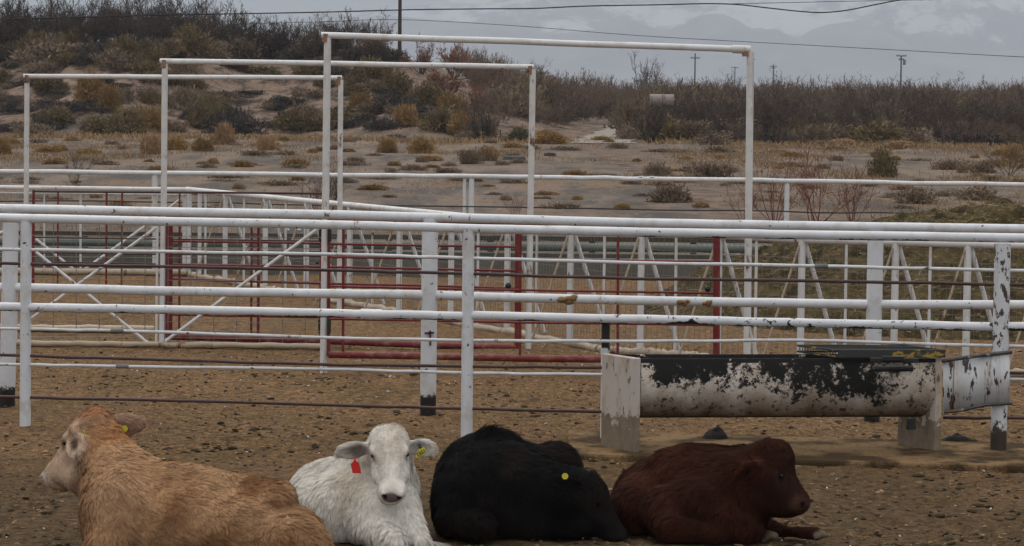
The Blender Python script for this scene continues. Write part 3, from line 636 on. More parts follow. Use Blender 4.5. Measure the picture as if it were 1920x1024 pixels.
# float-valve guard cage on the right end
cg = thing('valve_cage', 'low expanded-metal guard box with chipped black and yellow edges on the trough', 'metal cage', (*at(LN-.3, .1, zt)[:2], zt))
yk = NM('black_yellow_paint'); kc = yk.mix(yk.ramp(yk.noise(yk.map(yk.obj, (1, 1, 2.0)), 5, 7, .68), .585, .605), (.030, .032, .032), (.33, .22, .03))
kc = yk.mix(yk.ramp(yk.noise(yk.obj, 18, 6, .7), .60, .62), kc, (.06, .05, .045)); M['cage'] = yk.done(kc, .5, .4)
sL, sR = 1.29, LN-.005                   # along the trough
def atc(s_, c_, z_): return np.array(at(s_, c_, z_))
sL = float((P(1569, 665, Df)[0]-fl[0])/lu[0]); h0, h1 = zt+.012, zt+.062
for (a, b_, nm) in (((sL, -.03), (sR, -.03), 'frame_bar'), ((sR, -.03), (sR, W+.02), 'frame_bar'), ((sR, W+.02), (sL, W+.02), 'frame_bar'), ((sL, W+.02), (sL, -.03), 'frame_bar')):
    A0, B0 = atc(a[0], a[1], (h0+h1)/2), atc(b_[0], b_[1], (h0+h1)/2); wide = .054 if a[1] == b_[1] == -.03 else .014
    o = MB().obox(A0, B0, .014, wide).build(nm, M['cage'] if wide > .02 else M['steel'], cg, bevel=.003)
    if wide < .02: bpy.data.objects.remove(o)
for (a, b_) in (((sL, -.03), (sL, W+.02)), ((sR, -.03), (sR, W+.02)), ((sL, W+.02), (sR, W+.02))):
    for zz in (h0+.004, h1-.006): MB().obox(atc(a[0], a[1], zz), atc(b_[0], b_[1], zz), .012, .012).build('frame_bar', M['cage'], cg)
nx_ = 34
for i in range(nx_+1):
    s_ = sL+(sR-sL)*i/nx_; wire(atc(s_, -.02, h1-.008), atc(min(s_+.06, sR), W+.01, h1-.008), .0028); wire(atc(s_, -.02, h1-.005), atc(max(s_-.06, sL), W+.01, h1-.005), .0028)
for i in range(14):
    c_ = -.02+(W+.03)*i/14; c2 = c_+.03
    wire(atc(sL, c_, h0), atc(sL, c2, h1), .0022); wire(atc(sL, c2, h0), atc(sL, c_, h1), .0022)
o = wires_done(cg, M['rubber']); o.name = 'expanded_metal'
# flaking white sheet from the trough to the chipped post
Ds0, Ds1 = float(fr_[1])+.02, DF(1877)-15.5/S(19)-.012
sh = MB(); n = 10; vv = []
for side in (0, .006):
    for i in range(n+1):
        t = i/n; px = 1768+(1893-1768)*t; D = Ds0+(Ds1-Ds0)*t+.012*math.sin(t*5)
        vv.append(P(px, 676+(662-676)*t, D)+np.array([0, side, 0])); vv.append(P(px, 770+(756-770)*t, D)+np.array([0, side, 0]))
N1 = 2*(n+1); ff_ = []
for i in range(n): a = 2*i; ff_ += [(a, a+1, a+3, a+2), (N1+a+2, N1+a+3, N1+a+1, N1+a), (a+2, N1+a+2, N1+a, a), (a+1, N1+a+1, N1+a+3, a+3)]
sh.add(vv, ff_)
shp = thing('sheet_panel', 'flaking white sheet metal panel bridging the trough and the chipped post', 'metal panel', tuple(G(1830, 850)))
M['sheet'] = paint('flaking_sheet_paint', base=(.58, .60, .62), chip=.575, rust=.565, chipcol=(.04, .032, .028), stretch=(1, 1, .3), streak=.8, dirt=.5)
sh.build('sheet', M['sheet'], shp)
rod = paint('dark_rod', base=(.05, .048, .046), chip=.62, rust=.62, chipcol=(.3, .28, .26)); MB().path([P(1765, 677, Ds0-.01), P(1800, 672, Ds0-.02), P(1840, 666, Ds1-.01), P(1898, 660, Ds1-.01)], .013, 8).build('rod', rod, shp)
MB().path([P(1770, 773, Ds0-.01), P(1800, 770, Ds0-.02), P(1845, 760, Ds1-.01), P(1898, 756, Ds1-.01)], .011, 8).build('rod', rod, shp)
# dark lumps lying on and by the pad
def heap(name, label, cat, px, py, w_, d_, h_, mat, seed, sub=2, z0=0.0):
    c = G(px, py); n = 22; V = []; 
    for i in range(n):
        for j in range(n):
            u, v_ = i/(n-1)*2-1, j/(n-1)*2-1; r = math.hypot(u, v_); hh = max(0, 1-r**2)**.7
            V.append((c[0]+u*w_*(1+.15*math.sin(3*v_+seed)), c[1]+v_*d_, z0-.02+h_*hh*(1+.42*float(fbm(u*2.6+seed, v_*2.6, s=seed, o=4)))))
    ii = np.arange(n*n).reshape(n, n); Fs = np.stack([ii[:-1, :-1], ii[1:, :-1], ii[1:, 1:], ii[:-1, 1:]], -1).reshape(-1, 4)
    o = npmesh(name, np.array(V), Fs, mat, smooth=True, loc=(c[0], c[1], 0)); return tag(o, label, cat)
heap('dung_pile', 'round dark dung pile on the pad behind the dark red calf', 'dung', 1341, 834, .085, .08, .085, M['dung'], 1, z0=ZP)
heap('black_debris', 'long black heap of debris on the ground right of the trough leg', 'debris', 1795, 838, .15, .09, .075, M['dung'], 2, z0=.02)
for i, (px, py, w_, lab) in enumerate(((1132, 838, .05, 'dark dung clod at the foot of the left trough leg'), (1186+20, 836, .035, 'small dark dung clod just right of the left trough leg'), (565, 711, .07, 'flat dark dung patch beside the foot of the tallest frame'), (1690, 813, .05, 'flat dark dung patch under the right end of the trough'), (65, 828, .05, 'dark dung patch below the leftmost near post'), (1010, 763, .05, 'flat dark dung patch on the bare dirt right of the centre post'))):
    heap('dung_clod', lab, 'dung', px, py, w_, w_*.8, .022, M['dung'], 10+i)
# --- straw and manure heap behind the mesh fence
hc = np.array([5.25, 31.2]); n = 150; U = np.linspace(-1, 1, n); V = []
uu, vv2 = np.meshgrid(U, U); rr2 = np.sqrt(uu**2+vv2**2); X_ = hc[0]+uu*3.9; Y_ = hc[1]+vv2*3.4
hh = 1.22*np.clip(1-rr2**1.35, 0, 1)**.8; hh = hh*(1+.16*fbm(X_*1.1, Y_*1.1, s=71, o=4))+(.10*fbm(X_*3, Y_*3, s=72, o=4)+.05*np.abs(fbm(X_*9, Y_*9, s=73, o=3)))*sstep(hh, 0, .2)-.03
ii = np.arange(n*n).reshape(n, n); Fs = np.stack([ii[:-1, :-1], ii[:-1, 1:], ii[1:, 1:], ii[1:, :-1]], -1).reshape(-1, 4)
hm2 = NM('straw_manure'); pp = hm2.pos
cc = hm2.mix(hm2.ramp(hm2.noise(pp, 3.2, 8, .75), .42, .6), (.034, .027, .012), (.120, .090, .038)); cc = hm2.mix(hm2.ramp(hm2.noise(pp, 14, 6, .75), .55, .62), cc, (.22, .165, .095)); cc = hm2.mix(hm2.ramp(hm2.noise(pp, 9, 6, .75), .60, .66), cc, (.03, .024, .013))
hm2.bump(hm2.noise(pp, 12, 8, .75), 1.0, .08); M['heap'] = hm2.done(cc, .95, .1)
hp = npmesh('straw_heap', np.stack([X_, Y_, hh], -1).reshape(-1, 3), Fs, M['heap'], smooth=True, loc=(hc[0], hc[1], 0)); hp['_loc'] = [float(hc[0]), float(hc[1]), 0.0]
tag(hp, 'big olive brown heap of straw and manure behind the mesh fence at the right', 'heap')
k = rng.integers(0, n*n, 9000); A = np.stack([X_, Y_, hh], -1).reshape(-1, 3)[k]; A = A[A[:, 2] > .02]; A = A+rng.standard_normal(A.shape)*[.02, .02, .01]+[0, 0, .015]
B = A+rng.standard_normal(A.shape)*[.06, .05, .03]; Vr, Fr = ribbons(A, B, .006+.006*rng.random(len(A)))
st = npmesh('straw', Vr, Fr, M['attr'], hp, cols=np.repeat(np.array([[.24, .175, .10]])*(.4+.8*rng.random((len(A), 1))), 4, 0)); st['kind'] = 'stuff'
# ------------------------------------------------------------------ cattle: one implicit body each, meshed with surface nets
def nrm(v): v = np.array(v, float); return v/np.linalg.norm(v)
class Body:
    def __init__(s, h=.0095): s.p = []; s.h = h
    def cone(s, a, b, ra, rb, k=.04): s.p.append(('c', np.array(a), np.array(b), ra, rb, k)); return s
    def ell(s, c, r, R=None, k=.04, sub=False): s.p.append(('s' if sub else 'e', np.array(c), np.array(r, float), np.eye(3) if R is None else np.array(R), 0, k)); return s
    def mesh(s, zfloor=.0):
        lo = np.full(3, 9e9); hi = -lo
        for q in s.p:
            if q[0] == 's': continue
            rr = max(q[3], q[4]) if q[0] == 'c' else q[2].max(); pts = [q[1], q[2]] if q[0] == 'c' else [q[1]]
            for a in pts: lo = np.minimum(lo, a-rr); hi = np.maximum(hi, a+rr)
        lo -= .05; hi += .05; lo[2] = max(lo[2], zfloor-3.3*s.h); h = s.h
        n = np.ceil((hi-lo)/h).astype(int)+1
        ax = [lo[i]+h*np.arange(n[i]) for i in range(3)]; V = np.full(n, .08, np.float32)
        for q in s.p:
            k = q[5]
            if q[0] == 'c': mn = np.minimum(q[1]-q[3], q[2]-q[4]); mx = np.maximum(q[1]+q[3], q[2]+q[4])
            else: mn = q[1]-q[2].max(); mx = q[1]+q[2].max()
            sl = tuple(slice(max(0, int((mn[i]-.07-lo[i])/h)), max(0, int((mx[i]+.07-lo[i])/h)+2)) for i in range(3))
            X, Y, Z = np.meshgrid(*[ax[i][sl[i]].astype(np.float32) for i in range(3)], indexing='ij')
            if X.size == 0: continue
            if q[0] == 'c':
                a, b = q[1], q[2]; d = b-a; L2 = float(d@d)+1e-9
                t = np.clip(((X-a[0])*d[0]+(Y-a[1])*d[1]+(Z-a[2])*d[2])/L2, 0, 1)
                D = np.sqrt((X-a[0]-t*d[0])**2+(Y-a[1]-t*d[1])**2+(Z-a[2]-t*d[2])**2)-(q[3]+(q[4]-q[3])*t)
            else:
                R = q[3]; c = q[1]; r = q[2]; L = [R[i][0]*(X-c[0])+R[i][1]*(Y-c[1])+R[i][2]*(Z-c[2]) for i in range(3)]
                k0 = np.sqrt(sum((L[i]/r[i])**2 for i in range(3)))+1e-6; k1 = np.sqrt(sum((L[i]/r[i]**2)**2 for i in range(3)))+1e-6; D = k0*(k0-1)/k1
            W = V[sl]
            if q[0] == 's':
                D = -D; hh = np.clip(.5-.5*(W-D)/k, 0, 1); V[sl] = W*(1-hh)+D*hh+k*hh*(1-hh)
            else:
                hh = np.clip(.5+.5*(W-D)/k, 0, 1); V[sl] = W*(1-hh)+D*hh-k*hh*(1-hh)
        X, Y, Z = np.meshgrid(*[a.astype(np.float32) for a in ax], indexing='ij')
        V = V+ .006*vn(X*9, Y*9, Z*9, s=5).astype(np.float32)+.0035*vn(X*23, Y*23, Z*23, s=6).astype(np.float32)
        V = np.maximum(V, (zfloor-Z))
        ins = V < 0; nn = np.array(V.shape)-1; cnt = np.zeros(nn, np.int8); off = [(i, j, k) for i in (0, 1) for j in (0, 1) for k in (0, 1)]
        g_ = lambda A, o: A[o[0]:o[0]+nn[0], o[1]:o[1]+nn[1], o[2]:o[2]+nn[2]]
        for o in off: cnt += g_(ins, o)
        act = (cnt > 0) & (cnt < 8); ci = np.argwhere(act); idm = -np.ones(nn, np.int64); idm[act] = np.arange(len(ci))
        acc = np.zeros((len(ci), 3)); w_ = np.zeros(len(ci))
        for o in off:
            for a in range(3):
                if o[a]: continue
                o2 = list(o); o2[a] = 1; v0 = V[ci[:, 0]+o[0], ci[:, 1]+o[1], ci[:, 2]+o[2]]; v1 = V[ci[:, 0]+o2[0], ci[:, 1]+o2[1], ci[:, 2]+o2[2]]
                m = (v0 < 0) != (v1 < 0); t = np.where(m, v0/(v0-v1+1e-12), 0); p = np.array(o, float)[None].repeat(len(ci), 0); p[:, a] += t
                acc[m] += p[m]; w_[m] += 1
        vert = (ci+acc/w_[:, None])*h+lo; quads = []
        for a in range(3):
            b, c = (a+1) % 3, (a+2) % 3; s0 = [slice(1, None)]*3; 
            A0 = ins; sh = list(ins.shape)
            i0 = [slice(1, sh[0]-1), slice(1, sh[1]-1), slice(1, sh[2]-1)]; i0[a] = slice(0, sh[a]-1); i1 = list(i0); i1[a] = slice(1, sh[a])
            e0, e1 = ins[tuple(i0)], ins[tuple(i1)]; cr_ = e0 != e1; pos_ = np.argwhere(cr_); st = np.array([1, 1, 1]); st[a] = 0; pos_ = pos_+st
            flip = ins[tuple(pos_.T)]
            def cell(db, dc): q = pos_.copy(); q[:, b] -= db; q[:, c] -= dc; return idm[tuple(np.minimum(q, nn-1).T)]
            Q = np.stack([cell(1, 1), cell(0, 1), cell(0, 0), cell(1, 0)], -1); Q[~flip] = Q[~flip][:, ::-1]; quads.append(Q[(Q >= 0).all(1)])
        F = np.concatenate(quads); v = vert
        for _ in range(2):                   # light smoothing
            s1 = np.zeros_like(v); c1 = np.zeros(len(v))
            for i in range(4):
                a, b = F[:, i], F[:, (i+1) % 4]; np.add.at(s1, a, v[b]); np.add.at(c1, a, 1); np.add.at(s1, b, v[a]); np.add.at(c1, b, 1)
            v = .5*v+.5*s1/np.maximum(c1, 1)[:, None]
        return v, F
def frame3(f, u):
    f = nrm(f); u = np.array(u, float); u = nrm(u-f*(u@f)); r = np.cross(u, f); return f, u, r
class Head:
    def __init__(s, B, poll, f, u, L, wide=1.0, muzz=1.0):
        s.o = np.array(poll); s.f, s.u, s.r = frame3(f, u); s.L = L; p = s.at; w = wide
        B.ell(p(.13, -.15, 0), np.array([.20, .17, .20*w])*L, s.R(), .05)
        for q in (-1, 1):
            B.cone(p(.10, -.13, .11*w*q), p(.36, -.10, .125*w*q), .115*L, .075*L, .03)
            B.cone(p(.22, -.27, .09*w*q), p(.58, -.25, .11*w*q), .145*L, .118*L, .04)
            B.ell(p(.315, -.075, .165*w*q), np.array([.075, .05, .060])*L, s.R(), .014)
        B.ell(p(.02, -.07, 0), np.array([.085, .09, .15*w])*L, s.R(), .03)
        B.cone(p(.25, -.13, 0), p(.86, -.14, 0), .145*L*w, .125*L, .04)
        B.cone(p(.28, -.37, 0), p(.80, -.29, 0), .15*L, .10*L, .04)
        B.ell(p(.86, -.16, 0), np.array([.125, .14, .135*muzz])*L, s.R(), .03)
        for q in (-1, 1): B.cone(p(.915, -.115, .048*muzz*q), p(.890, -.245, .045*muzz*q), .085*L, .085*L, .025)
        B.ell(p(.84, -.335, 0), np.array([.10, .06, .10*muzz])*L, s.R(), .008)
        for q in (-1, 1): B.cone(p(.5, -.24, .075*w*q), p(.84, -.20, .055*muzz*q), .10*L, .085*L, .03)
        for q in (-1, 1):
            B.ell(p(.965, -.055, .085*q*muzz), np.array([.045, .035, .04])*L, s.R(), .012)
            B.ell(p(1.0, -.085, .078*q*muzz), np.array([.050, .034, .026])*L, s.R(), .005, True)
            B.ell(p(.36, -.125, .205*w*q), np.array([.036, .024, .03])*L, s.R(), .010, True)
        s.w = w
    def R(s): return [s.f, s.u, s.r]
    def loc(s, p): q = (p-s.o)/s.L; return q@s.f, q@s.u, q@s.r
    def pad(s, p, w=.13, h=.078, b0=-.105):
        a, b, c = s.loc(p); return sstep(a, .90, .94)*(a < 1.15)*(1-sstep((c/w)**2+((b-b0)/h)**2, .75, 1.1))
    def at(s, a, b, c): return s.o+s.L*(a*s.f+b*s.u+c*s.r)
    def ear(s, B, side, d, n, ln, wd, base=(.10, -.13, .17)):
        d, n, _ = frame3(d, n); wv = np.cross(d, n); b0 = s.at(base[0], base[1], base[2]*s.w*side)
        B.cone(b0-d*.01, b0+d*ln*.3, .026, .028, .02)
        c = b0+d*ln*.56; B.ell(c, (ln*.47, wd*.5, .020), [d, wv, n], .014)
        B.ell(c+n*.021-d*ln*.03, (ln*.40, wd*.40, .020), [d, wv, n], .008, True)
        return b0, d, n, wv, c
def rand_surface(v, F, n, wfn=None):
    A, B_, C_, D_ = [v[F[:, i]] for i in range(4)]; ar = np.linalg.norm(np.cross(C_-A, D_-B_), axis=1)/2
    if wfn is not None: ar = ar*wfn((A+C_)/2)
    k = rng.choice(len(F), n, p=ar/ar.sum()); s_, t = rng.random((n, 1)), rng.random((n, 1))
    p = (A[k]*(1-s_)+B_[k]*s_)*(1-t)+(D_[k]*(1-s_)+C_[k]*s_)*t
    return p, k
def fur(name, v, F, vnrm, parent, mat, n, lenf, flowf, colf, width=.0042, clump=900, lift=.30, curl=.25, wfn=None, clumpk=.55, cvar=.26):
    p, k = rand_surface(v, F, n, wfn); nv = vnrm[F[k]].mean(1); nv /= np.linalg.norm(nv, axis=1, keepdims=True)+1e-9
    ok = p[:, 2] > .012; p, nv = p[ok], nv[ok]; n = len(p)
    fl = flowf(p); fl = fl+curl*np.stack([fbm(p[:, 0]*14, p[:, 1]*14, p[:, 2]*14, s=s0, o=2) for s0 in (81, 82, 83)], -1)*1.6+.12*rng.standard_normal((n, 3))
    fl = fl-nv*(fl*nv).sum(1, keepdims=True); fl /= np.linalg.norm(fl, axis=1, keepdims=True)+1e-9
    ln = lenf(p)*(.65+.7*rng.random(n)); L = ln[:, None]
    # clumping towards shared tips
    ck = rng.choice(n, min(clump, n), replace=False); kd = KDTree(len(ck))
    for i, q in enumerate(p[ck]): kd.insert(q, i)
    kd.balance(); own = np.array([kd.find(q)[1] for q in p]); tip = p[ck][own]+fl[ck][own]*L*1.15+nv[ck][own]*L*(lift+.1)
    p1 = p+fl*L*.45+nv*L*lift*.75; p2 = p+fl*L*.95+nv*L*lift*.95; cl = clumpk*(.6+.4*rng.random((n, 1))); d_ = tip-p2; dn = np.linalg.norm(d_, axis=1, keepdims=True)
    d_ = d_*np.minimum(1, (1.0*L)/(dn+1e-9)); p2 = p2+d_*cl; p1 = p1+d_*cl*.35
    for q in (p1, p2): q[:, 2] = np.maximum(q[:, 2], .004)
    sd = np.cross(fl, nv)+.25*rng.standard_normal((n, 3)); sd /= np.linalg.norm(sd, axis=1, keepdims=True)+1e-9; w = (width*(.7+.6*rng.random((n, 1))))/2
    V = np.stack([p-nv*.002-sd*w, p-nv*.002+sd*w, p1+sd*w*.85, p1-sd*w*.85, p2+sd*w*.25, p2-sd*w*.25], 1).reshape(-1, 3)
    b = np.arange(n)[:, None]*6; Fq = np.concatenate([b+[[0, 1, 2, 3]], b+[[3, 2, 4, 5]]], 0)
    c = colf(p); c = c*(1+cvar*rng.standard_normal((n, 1))).clip(.5, 1.6); cc = np.repeat(c, 6, 0).reshape(n, 6, 3)
    cc[:, :2] *= .90; cc[:, 4:] *= 1.06; return npmesh(name, V, Fq, mat, parent, cols=cc.reshape(-1, 3).clip(0, 1))
def blobmask(p, c, r, soft=.5):
    d = np.linalg.norm((p-np.array(c))/np.array(r), axis=1) if not np.isscalar(r) else np.linalg.norm(p-np.array(c), axis=1)/r
    return 1-sstep(d, 1-soft, 1+soft)
def mixc(c, m, col): return c*(1-m[:, None])+np.array(col)*m[:, None]
def flowfield(pts, power=3):
    A = np.array([q[0] for q in pts]); D = np.array([nrm(q[1]) for q in pts])
    def f(p):
        d = np.linalg.norm(p[:, None]-A[None], axis=2)+.02; w = 1/d**power; return (w[:, :, None]*D[None]).sum(1)/w.sum(1)[:, None]
    return f
M['coat'] = attr_mat('coat_hair', .85, .12, 30); M['coat_dark'] = attr_mat('dark_coat_hair', .8, .1, 30)
for k_ in ('coat', 'coat_dark'): [setattr(n_.inputs['Specular IOR Level'], 'default_value', .07 if k_ == 'coat_dark' else .035) for n_ in M[k_].node_tree.nodes if n_.type == 'BSDF_PRINCIPLED']
def coatmesh(name, v, F, colf, mat, parent):
    o = npmesh(name, v, F, mat, parent, smooth=True, cols=colf(v).clip(0, 1)); me = o.data; nn = np.empty(len(me.vertices)*3, np.float32); me.vertex_normals.foreach_get('vector', nn)
    return o, nn.reshape(-1, 3)
eyem = NM('wet_dark_eye'); M['eye'] = eyem.done((.006, .005, .0045), .2, .3)
def surf(v, px, py, w=7):
    d = v-CAM; zz = d@_F; X = CX+F_PX*(d@_r)/zz; Y = CY-F_PX*(d@_u)/zz; m = (np.abs(X-px) < w) & (np.abs(Y-py) < w); q = v[m]; return q[np.argmin(q[:, 1])] if len(q) else P(px, py, 15.1)
def eyes(H, par, sides=(-1, 1), r=.042, mat='eye'):
    for q in sides:
        c = H.at(.362, -.098, .180*H.w*q); R = r*H.L; v = IV*R+c; o = npmesh('eye', v, IF, M[mat], par, smooth=True); m = o.modifiers.new('s', 'SUBSURF'); m.levels = m.render_levels = 2
def pad_mesh(H, par, col, name='nose_pad'):
    pass
def button(par, c, n, r, col, hole=True):
    n = nrm(n); a = nrm(np.cross(n, (0, 0, 1))); b = np.cross(n, a); m = MB(); m.tube(c, c+n*.004, r, 18); bm = plain('yellow_tag_plastic', col, .45, .05, 5, .02)
    o = m.build('ear_tag_button', bm, par); h = MB(); h.tube(c+n*.0042, c+n*.006, r*(.38 if hole else .14), 12); h.build('pin', M['rubber'] if hole else M['steel'], o)
yellow = (.50, .44, .035)

def calf(name, label, root): return thing(name, label, 'calf', root)
# ================= white calf
def white_calf():
    B = Body(.009); c = lambda x, y, D: P(x, y, D); r = lambda px, D=15.2: px/S(D)
    T = calf('calf', 'white shaggy calf facing the camera, with a red ear tag and a yellow one', (*G(705, 1015)[:2], 0))
    B.cone(c(688, 935, 15.35), c(615, 938, 15.75), r(88), r(80), .06)
    B.ell(c(598, 960, 15.45), (r(66), .26, r(66)), None, .06)
    B.ell(c(640, 965, 15.2), (r(72), .22, r(80)), None, .05)
    B.cone(c(722, 965, 15.02), c(700, 930, 15.3), r(62), r(84), .06)
    B.cone(c(708, 905, 15.3), c(727, 850, 15.12), r(74), r(44), .05)
    B.cone(c(742, 935, 15.2), c(752, 975, 15.05), r(34), r(30), .05)
    B.cone(c(757, 950, 15.05), c(768, 990, 14.9), r(30), r(26), .04); B.cone(c(768, 990, 14.9), c(792, 1024, 14.72), r(26), r(16), .03)
    B.cone(c(792, 1024, 14.72), c(838, 1029, 14.85), r(14), r(8), .02)
    B.cone(c(690, 985, 15.0), c(742, 1022, 14.68), r(40), r(23), .04); B.cone(c(742, 1028, 14.66), c(690, 1044, 14.8), r(17), r(12), .02)
    H = Head(B, c(729, 800, 14.97), (.07, -.62, -.78), (.02, -.78, .62), .415, 1.15, 1.25)
    e1 = H.ear(B, -1, (-.95, .05, -.20), (-.25, -.85, -.48), .20, .105, (.17, -.20, .17))     # image left
    e2 = H.ear(B, 1, (.97, .0, -.12), (.15, -.92, -.15), .165, .105, (.17, -.20, .17))
    if np.dot(H.r, (1, 0, 0)) < 0:            # side sign follows the head frame
        raise RuntimeError('head frame')
    v, F = B.mesh()
    nose = H.at(.995, -.105, 0)
    def col(p):
        k = fbm(p[:, 0]*5, p[:, 1]*5, p[:, 2]*3, s=91, o=4); C_ = mixc(np.tile([.66, .63, .57], (len(p), 1)), sstep(k, .05, .5)*.55, (.46, .37, .26))
        C_ = mixc(C_, blobmask(p, H.at(.35, -.03, 0), .09)*.25, (.50, .38, .26))
        for e in (e1, e2): C_ = mixc(C_, blobmask(p, e[4]+e[2]*.004-e[1]*.03, .05, .5)*(.8 if e is e1 else .5), (.17, .13, .12))
        C_ = mixc(C_, blobmask(p, H.at(.93, -.16, 0), .085, .5)*.3, (.50, .42, .36)); C_ = mixc(C_, H.pad(p), (.15, .115, .115))
        for q in (-1, 1):
            C_ = mixc(C_, blobmask(p, H.at(.99, -.085, .079*1.25*q), .0165, .3), (.012, .01, .01)); C_ = mixc(C_, blobmask(p, H.at(.37, -.10, .205*q), .024, .3)*.7, (.13, .10, .09))
        a_, b_, c_ = H.loc(p); C_ = mixc(C_, (1-sstep(np.abs(b_+.262-.25*c_**2), .006, .018))*sstep(a_, .74, .84)*(a_ < 1.15)*(1-sstep(np.abs(c_), .13, .17))*.75, (.10, .075, .065))
        for q_, a_ in ((c(606, 967, 15.0), .018), (c(693, 832, 14.95), .012)): C_ = mixc(C_, blobmask(p, q_, a_, .5)*.7, (.14, .11, .06))
        C_ = mixc(C_, (1-sstep(p[:, 2], .01, .10))*.45, (.22, .16, .10)); return C_
    body, nn = coatmesh('body', v, F, col, M['coat'], T)
    fl = flowfield([(H.at(.05, 0, 0), (0, -.5, 1)), (H.at(.2, 0, -.12), (-.9, -.2, .35)), (H.at(.2, 0, .12), (.9, -.2, .35)), (H.at(.4, 0, -.1), (-.6, -.4, -.8)), (H.at(.4, 0, .1), (.6, -.4, -.8)), (H.at(.7, 0, 0), (0, -.5, -1)),
        (e1[0], e1[1]), (e1[4], e1[1]), (e2[0], e2[1]), (e2[4], e2[1]), (c(700, 930, 15), (-.15, -.1, -1)), (c(640, 860, 15.3), (-.5, .3, -.8)), (c(600, 940, 15.2), (-.35, 0, -1)), (c(660, 960, 15), (.1, 0, -1)), (c(770, 960, 15), (.15, 0, -1)), (c(720, 1000, 14.8), (.2, -.2, -1))])
    hd = lambda p: blobmask(p, H.at(.5, -.15, 0), .26, .25); mz = lambda p: blobmask(p, H.at(.95, -.13, 0), .105, .3)
    tf = lambda p: blobmask(p, H.at(.12, 0, 0), .10, .5)
    ln = lambda p: .036*(1-.66*hd(p))*(1-.75*mz(p))+.012*tf(p)*0
    wf = lambda p: 1-.97*(H.pad(p) > .5)
    fur('fur', v, F, nn, T, M['coat'], 130000, ln, fl, col, .0023, 3200, .13, .32, wf, .50, .13)
    # curly forelock whorl
    eyes(H, T, r=.050)
    # tags: red flag below the left ear, yellow flag in the right ear
    red = plain('red_tag_plastic', (.50, .022, .012), .45, .05, 6, .02); yl = plain('yellow_tag_plastic', yellow, .45, .05, 5, .02)
    D = float(e1[4][1])-.045; q = [c(661, 868, D), c(672.5, 866, D), c(677.5, 888, D+.004), c(661, 888, D+.004)]
    m = MB(); poly = [c(657.5, 870.5, D), c(662.5, 864.8, D), c(664, 857, D+.01), c(666, 857, D+.01), c(668, 864.5, D), c(673.5, 868.5, D), c(677.5, 888, D-.004), c(661, 887.5, D-.004)]
    nb = len(poly); m.add(poly+[a+np.array([0, .003, 0]) for a in poly], [tuple(range(nb))[::-1], tuple(range(nb, 2*nb))]+[(i, (i+1) % nb, nb+(i+1) % nb, nb+i) for i in range(nb)], False)
    t1 = m.build('red_ear_tag', red, T); mk = MB()
    for (x0, y0, x1, y1) in ((662.5, 869, 664, 871), (667, 869, 670.5, 870.8), (664, 876, 669, 877), (664.5, 880, 670, 881), (672, 884, 675, 886.5)): mk.obox(c(x0, y0, D-.004), c(x1, y1, D-.005), .0025, .004)
    mk.build('tag_marks', M['dung'], t1)
    D = float(e2[4][1])-.035; poly = [c(786, 841, D), c(795, 838, D), c(799.5, 848, D-.006), c(781, 859.5, D-.010), c(779, 854, D-.008)]
    nb = len(poly); m = MB(); m.add(poly+[a+np.array([0, .003, 0]) for a in poly], [tuple(range(nb))[::-1], tuple(range(nb, 2*nb))]+[(i, (i+1) % nb, nb+(i+1) % nb, nb+i) for i in range(nb)], False); t2 = m.build('yellow_ear_tag', yl, T)
    m = MB(); m.tube(c(785.5, 829.5, D+.008), c(785.5, 829, D), .0052, 12); m.build('tag_stud', plain('blue_plastic', (.05, .22, .45), .4), T)
    m = MB(); m.tube(c(786, 834, D+.008), c(788.5, 840, D-.004), .007, 10); m.build('tag_stem', M['rubber'], T)
    cu = bpy.data.curves.new('tag_digits', 'FONT'); cu.body = '1551'; cu.size = .027; cu.extrude = .0005; cu.align_x = 'CENTER'; cu.align_y = 'CENTER'; cu.materials.append(M['dung']); cu.offset = .0006
    t0 = bpy.data.objects.new('tmp', cu); C.objects.link(t0); bpy.context.view_layer.update(); me_ = bpy.data.meshes.new_from_object(t0.evaluated_get(bpy.context.evaluated_depsgraph_get())); bpy.data.objects.remove(t0); to = bpy.data.objects.new('tag_digits', me_); C.objects.link(to); to.parent = t2; ctr = c(789.5, 849.5, D-.0125)
    xa = nrm(c(799, 845, D-.012)-c(781, 855.5, D-.014)); za = nrm(np.array([0, -1, .15])); za = nrm(za-xa*(za@xa)); ya = np.cross(za, xa); ctr = ctr-np.array(T['_loc'])
    to.matrix_local = Matrix(((xa[0], ya[0], za[0], ctr[0]), (xa[1], ya[1], za[1], ctr[1]), (xa[2], ya[2], za[2], ctr[2]), (0, 0, 0, 1)))
    return T
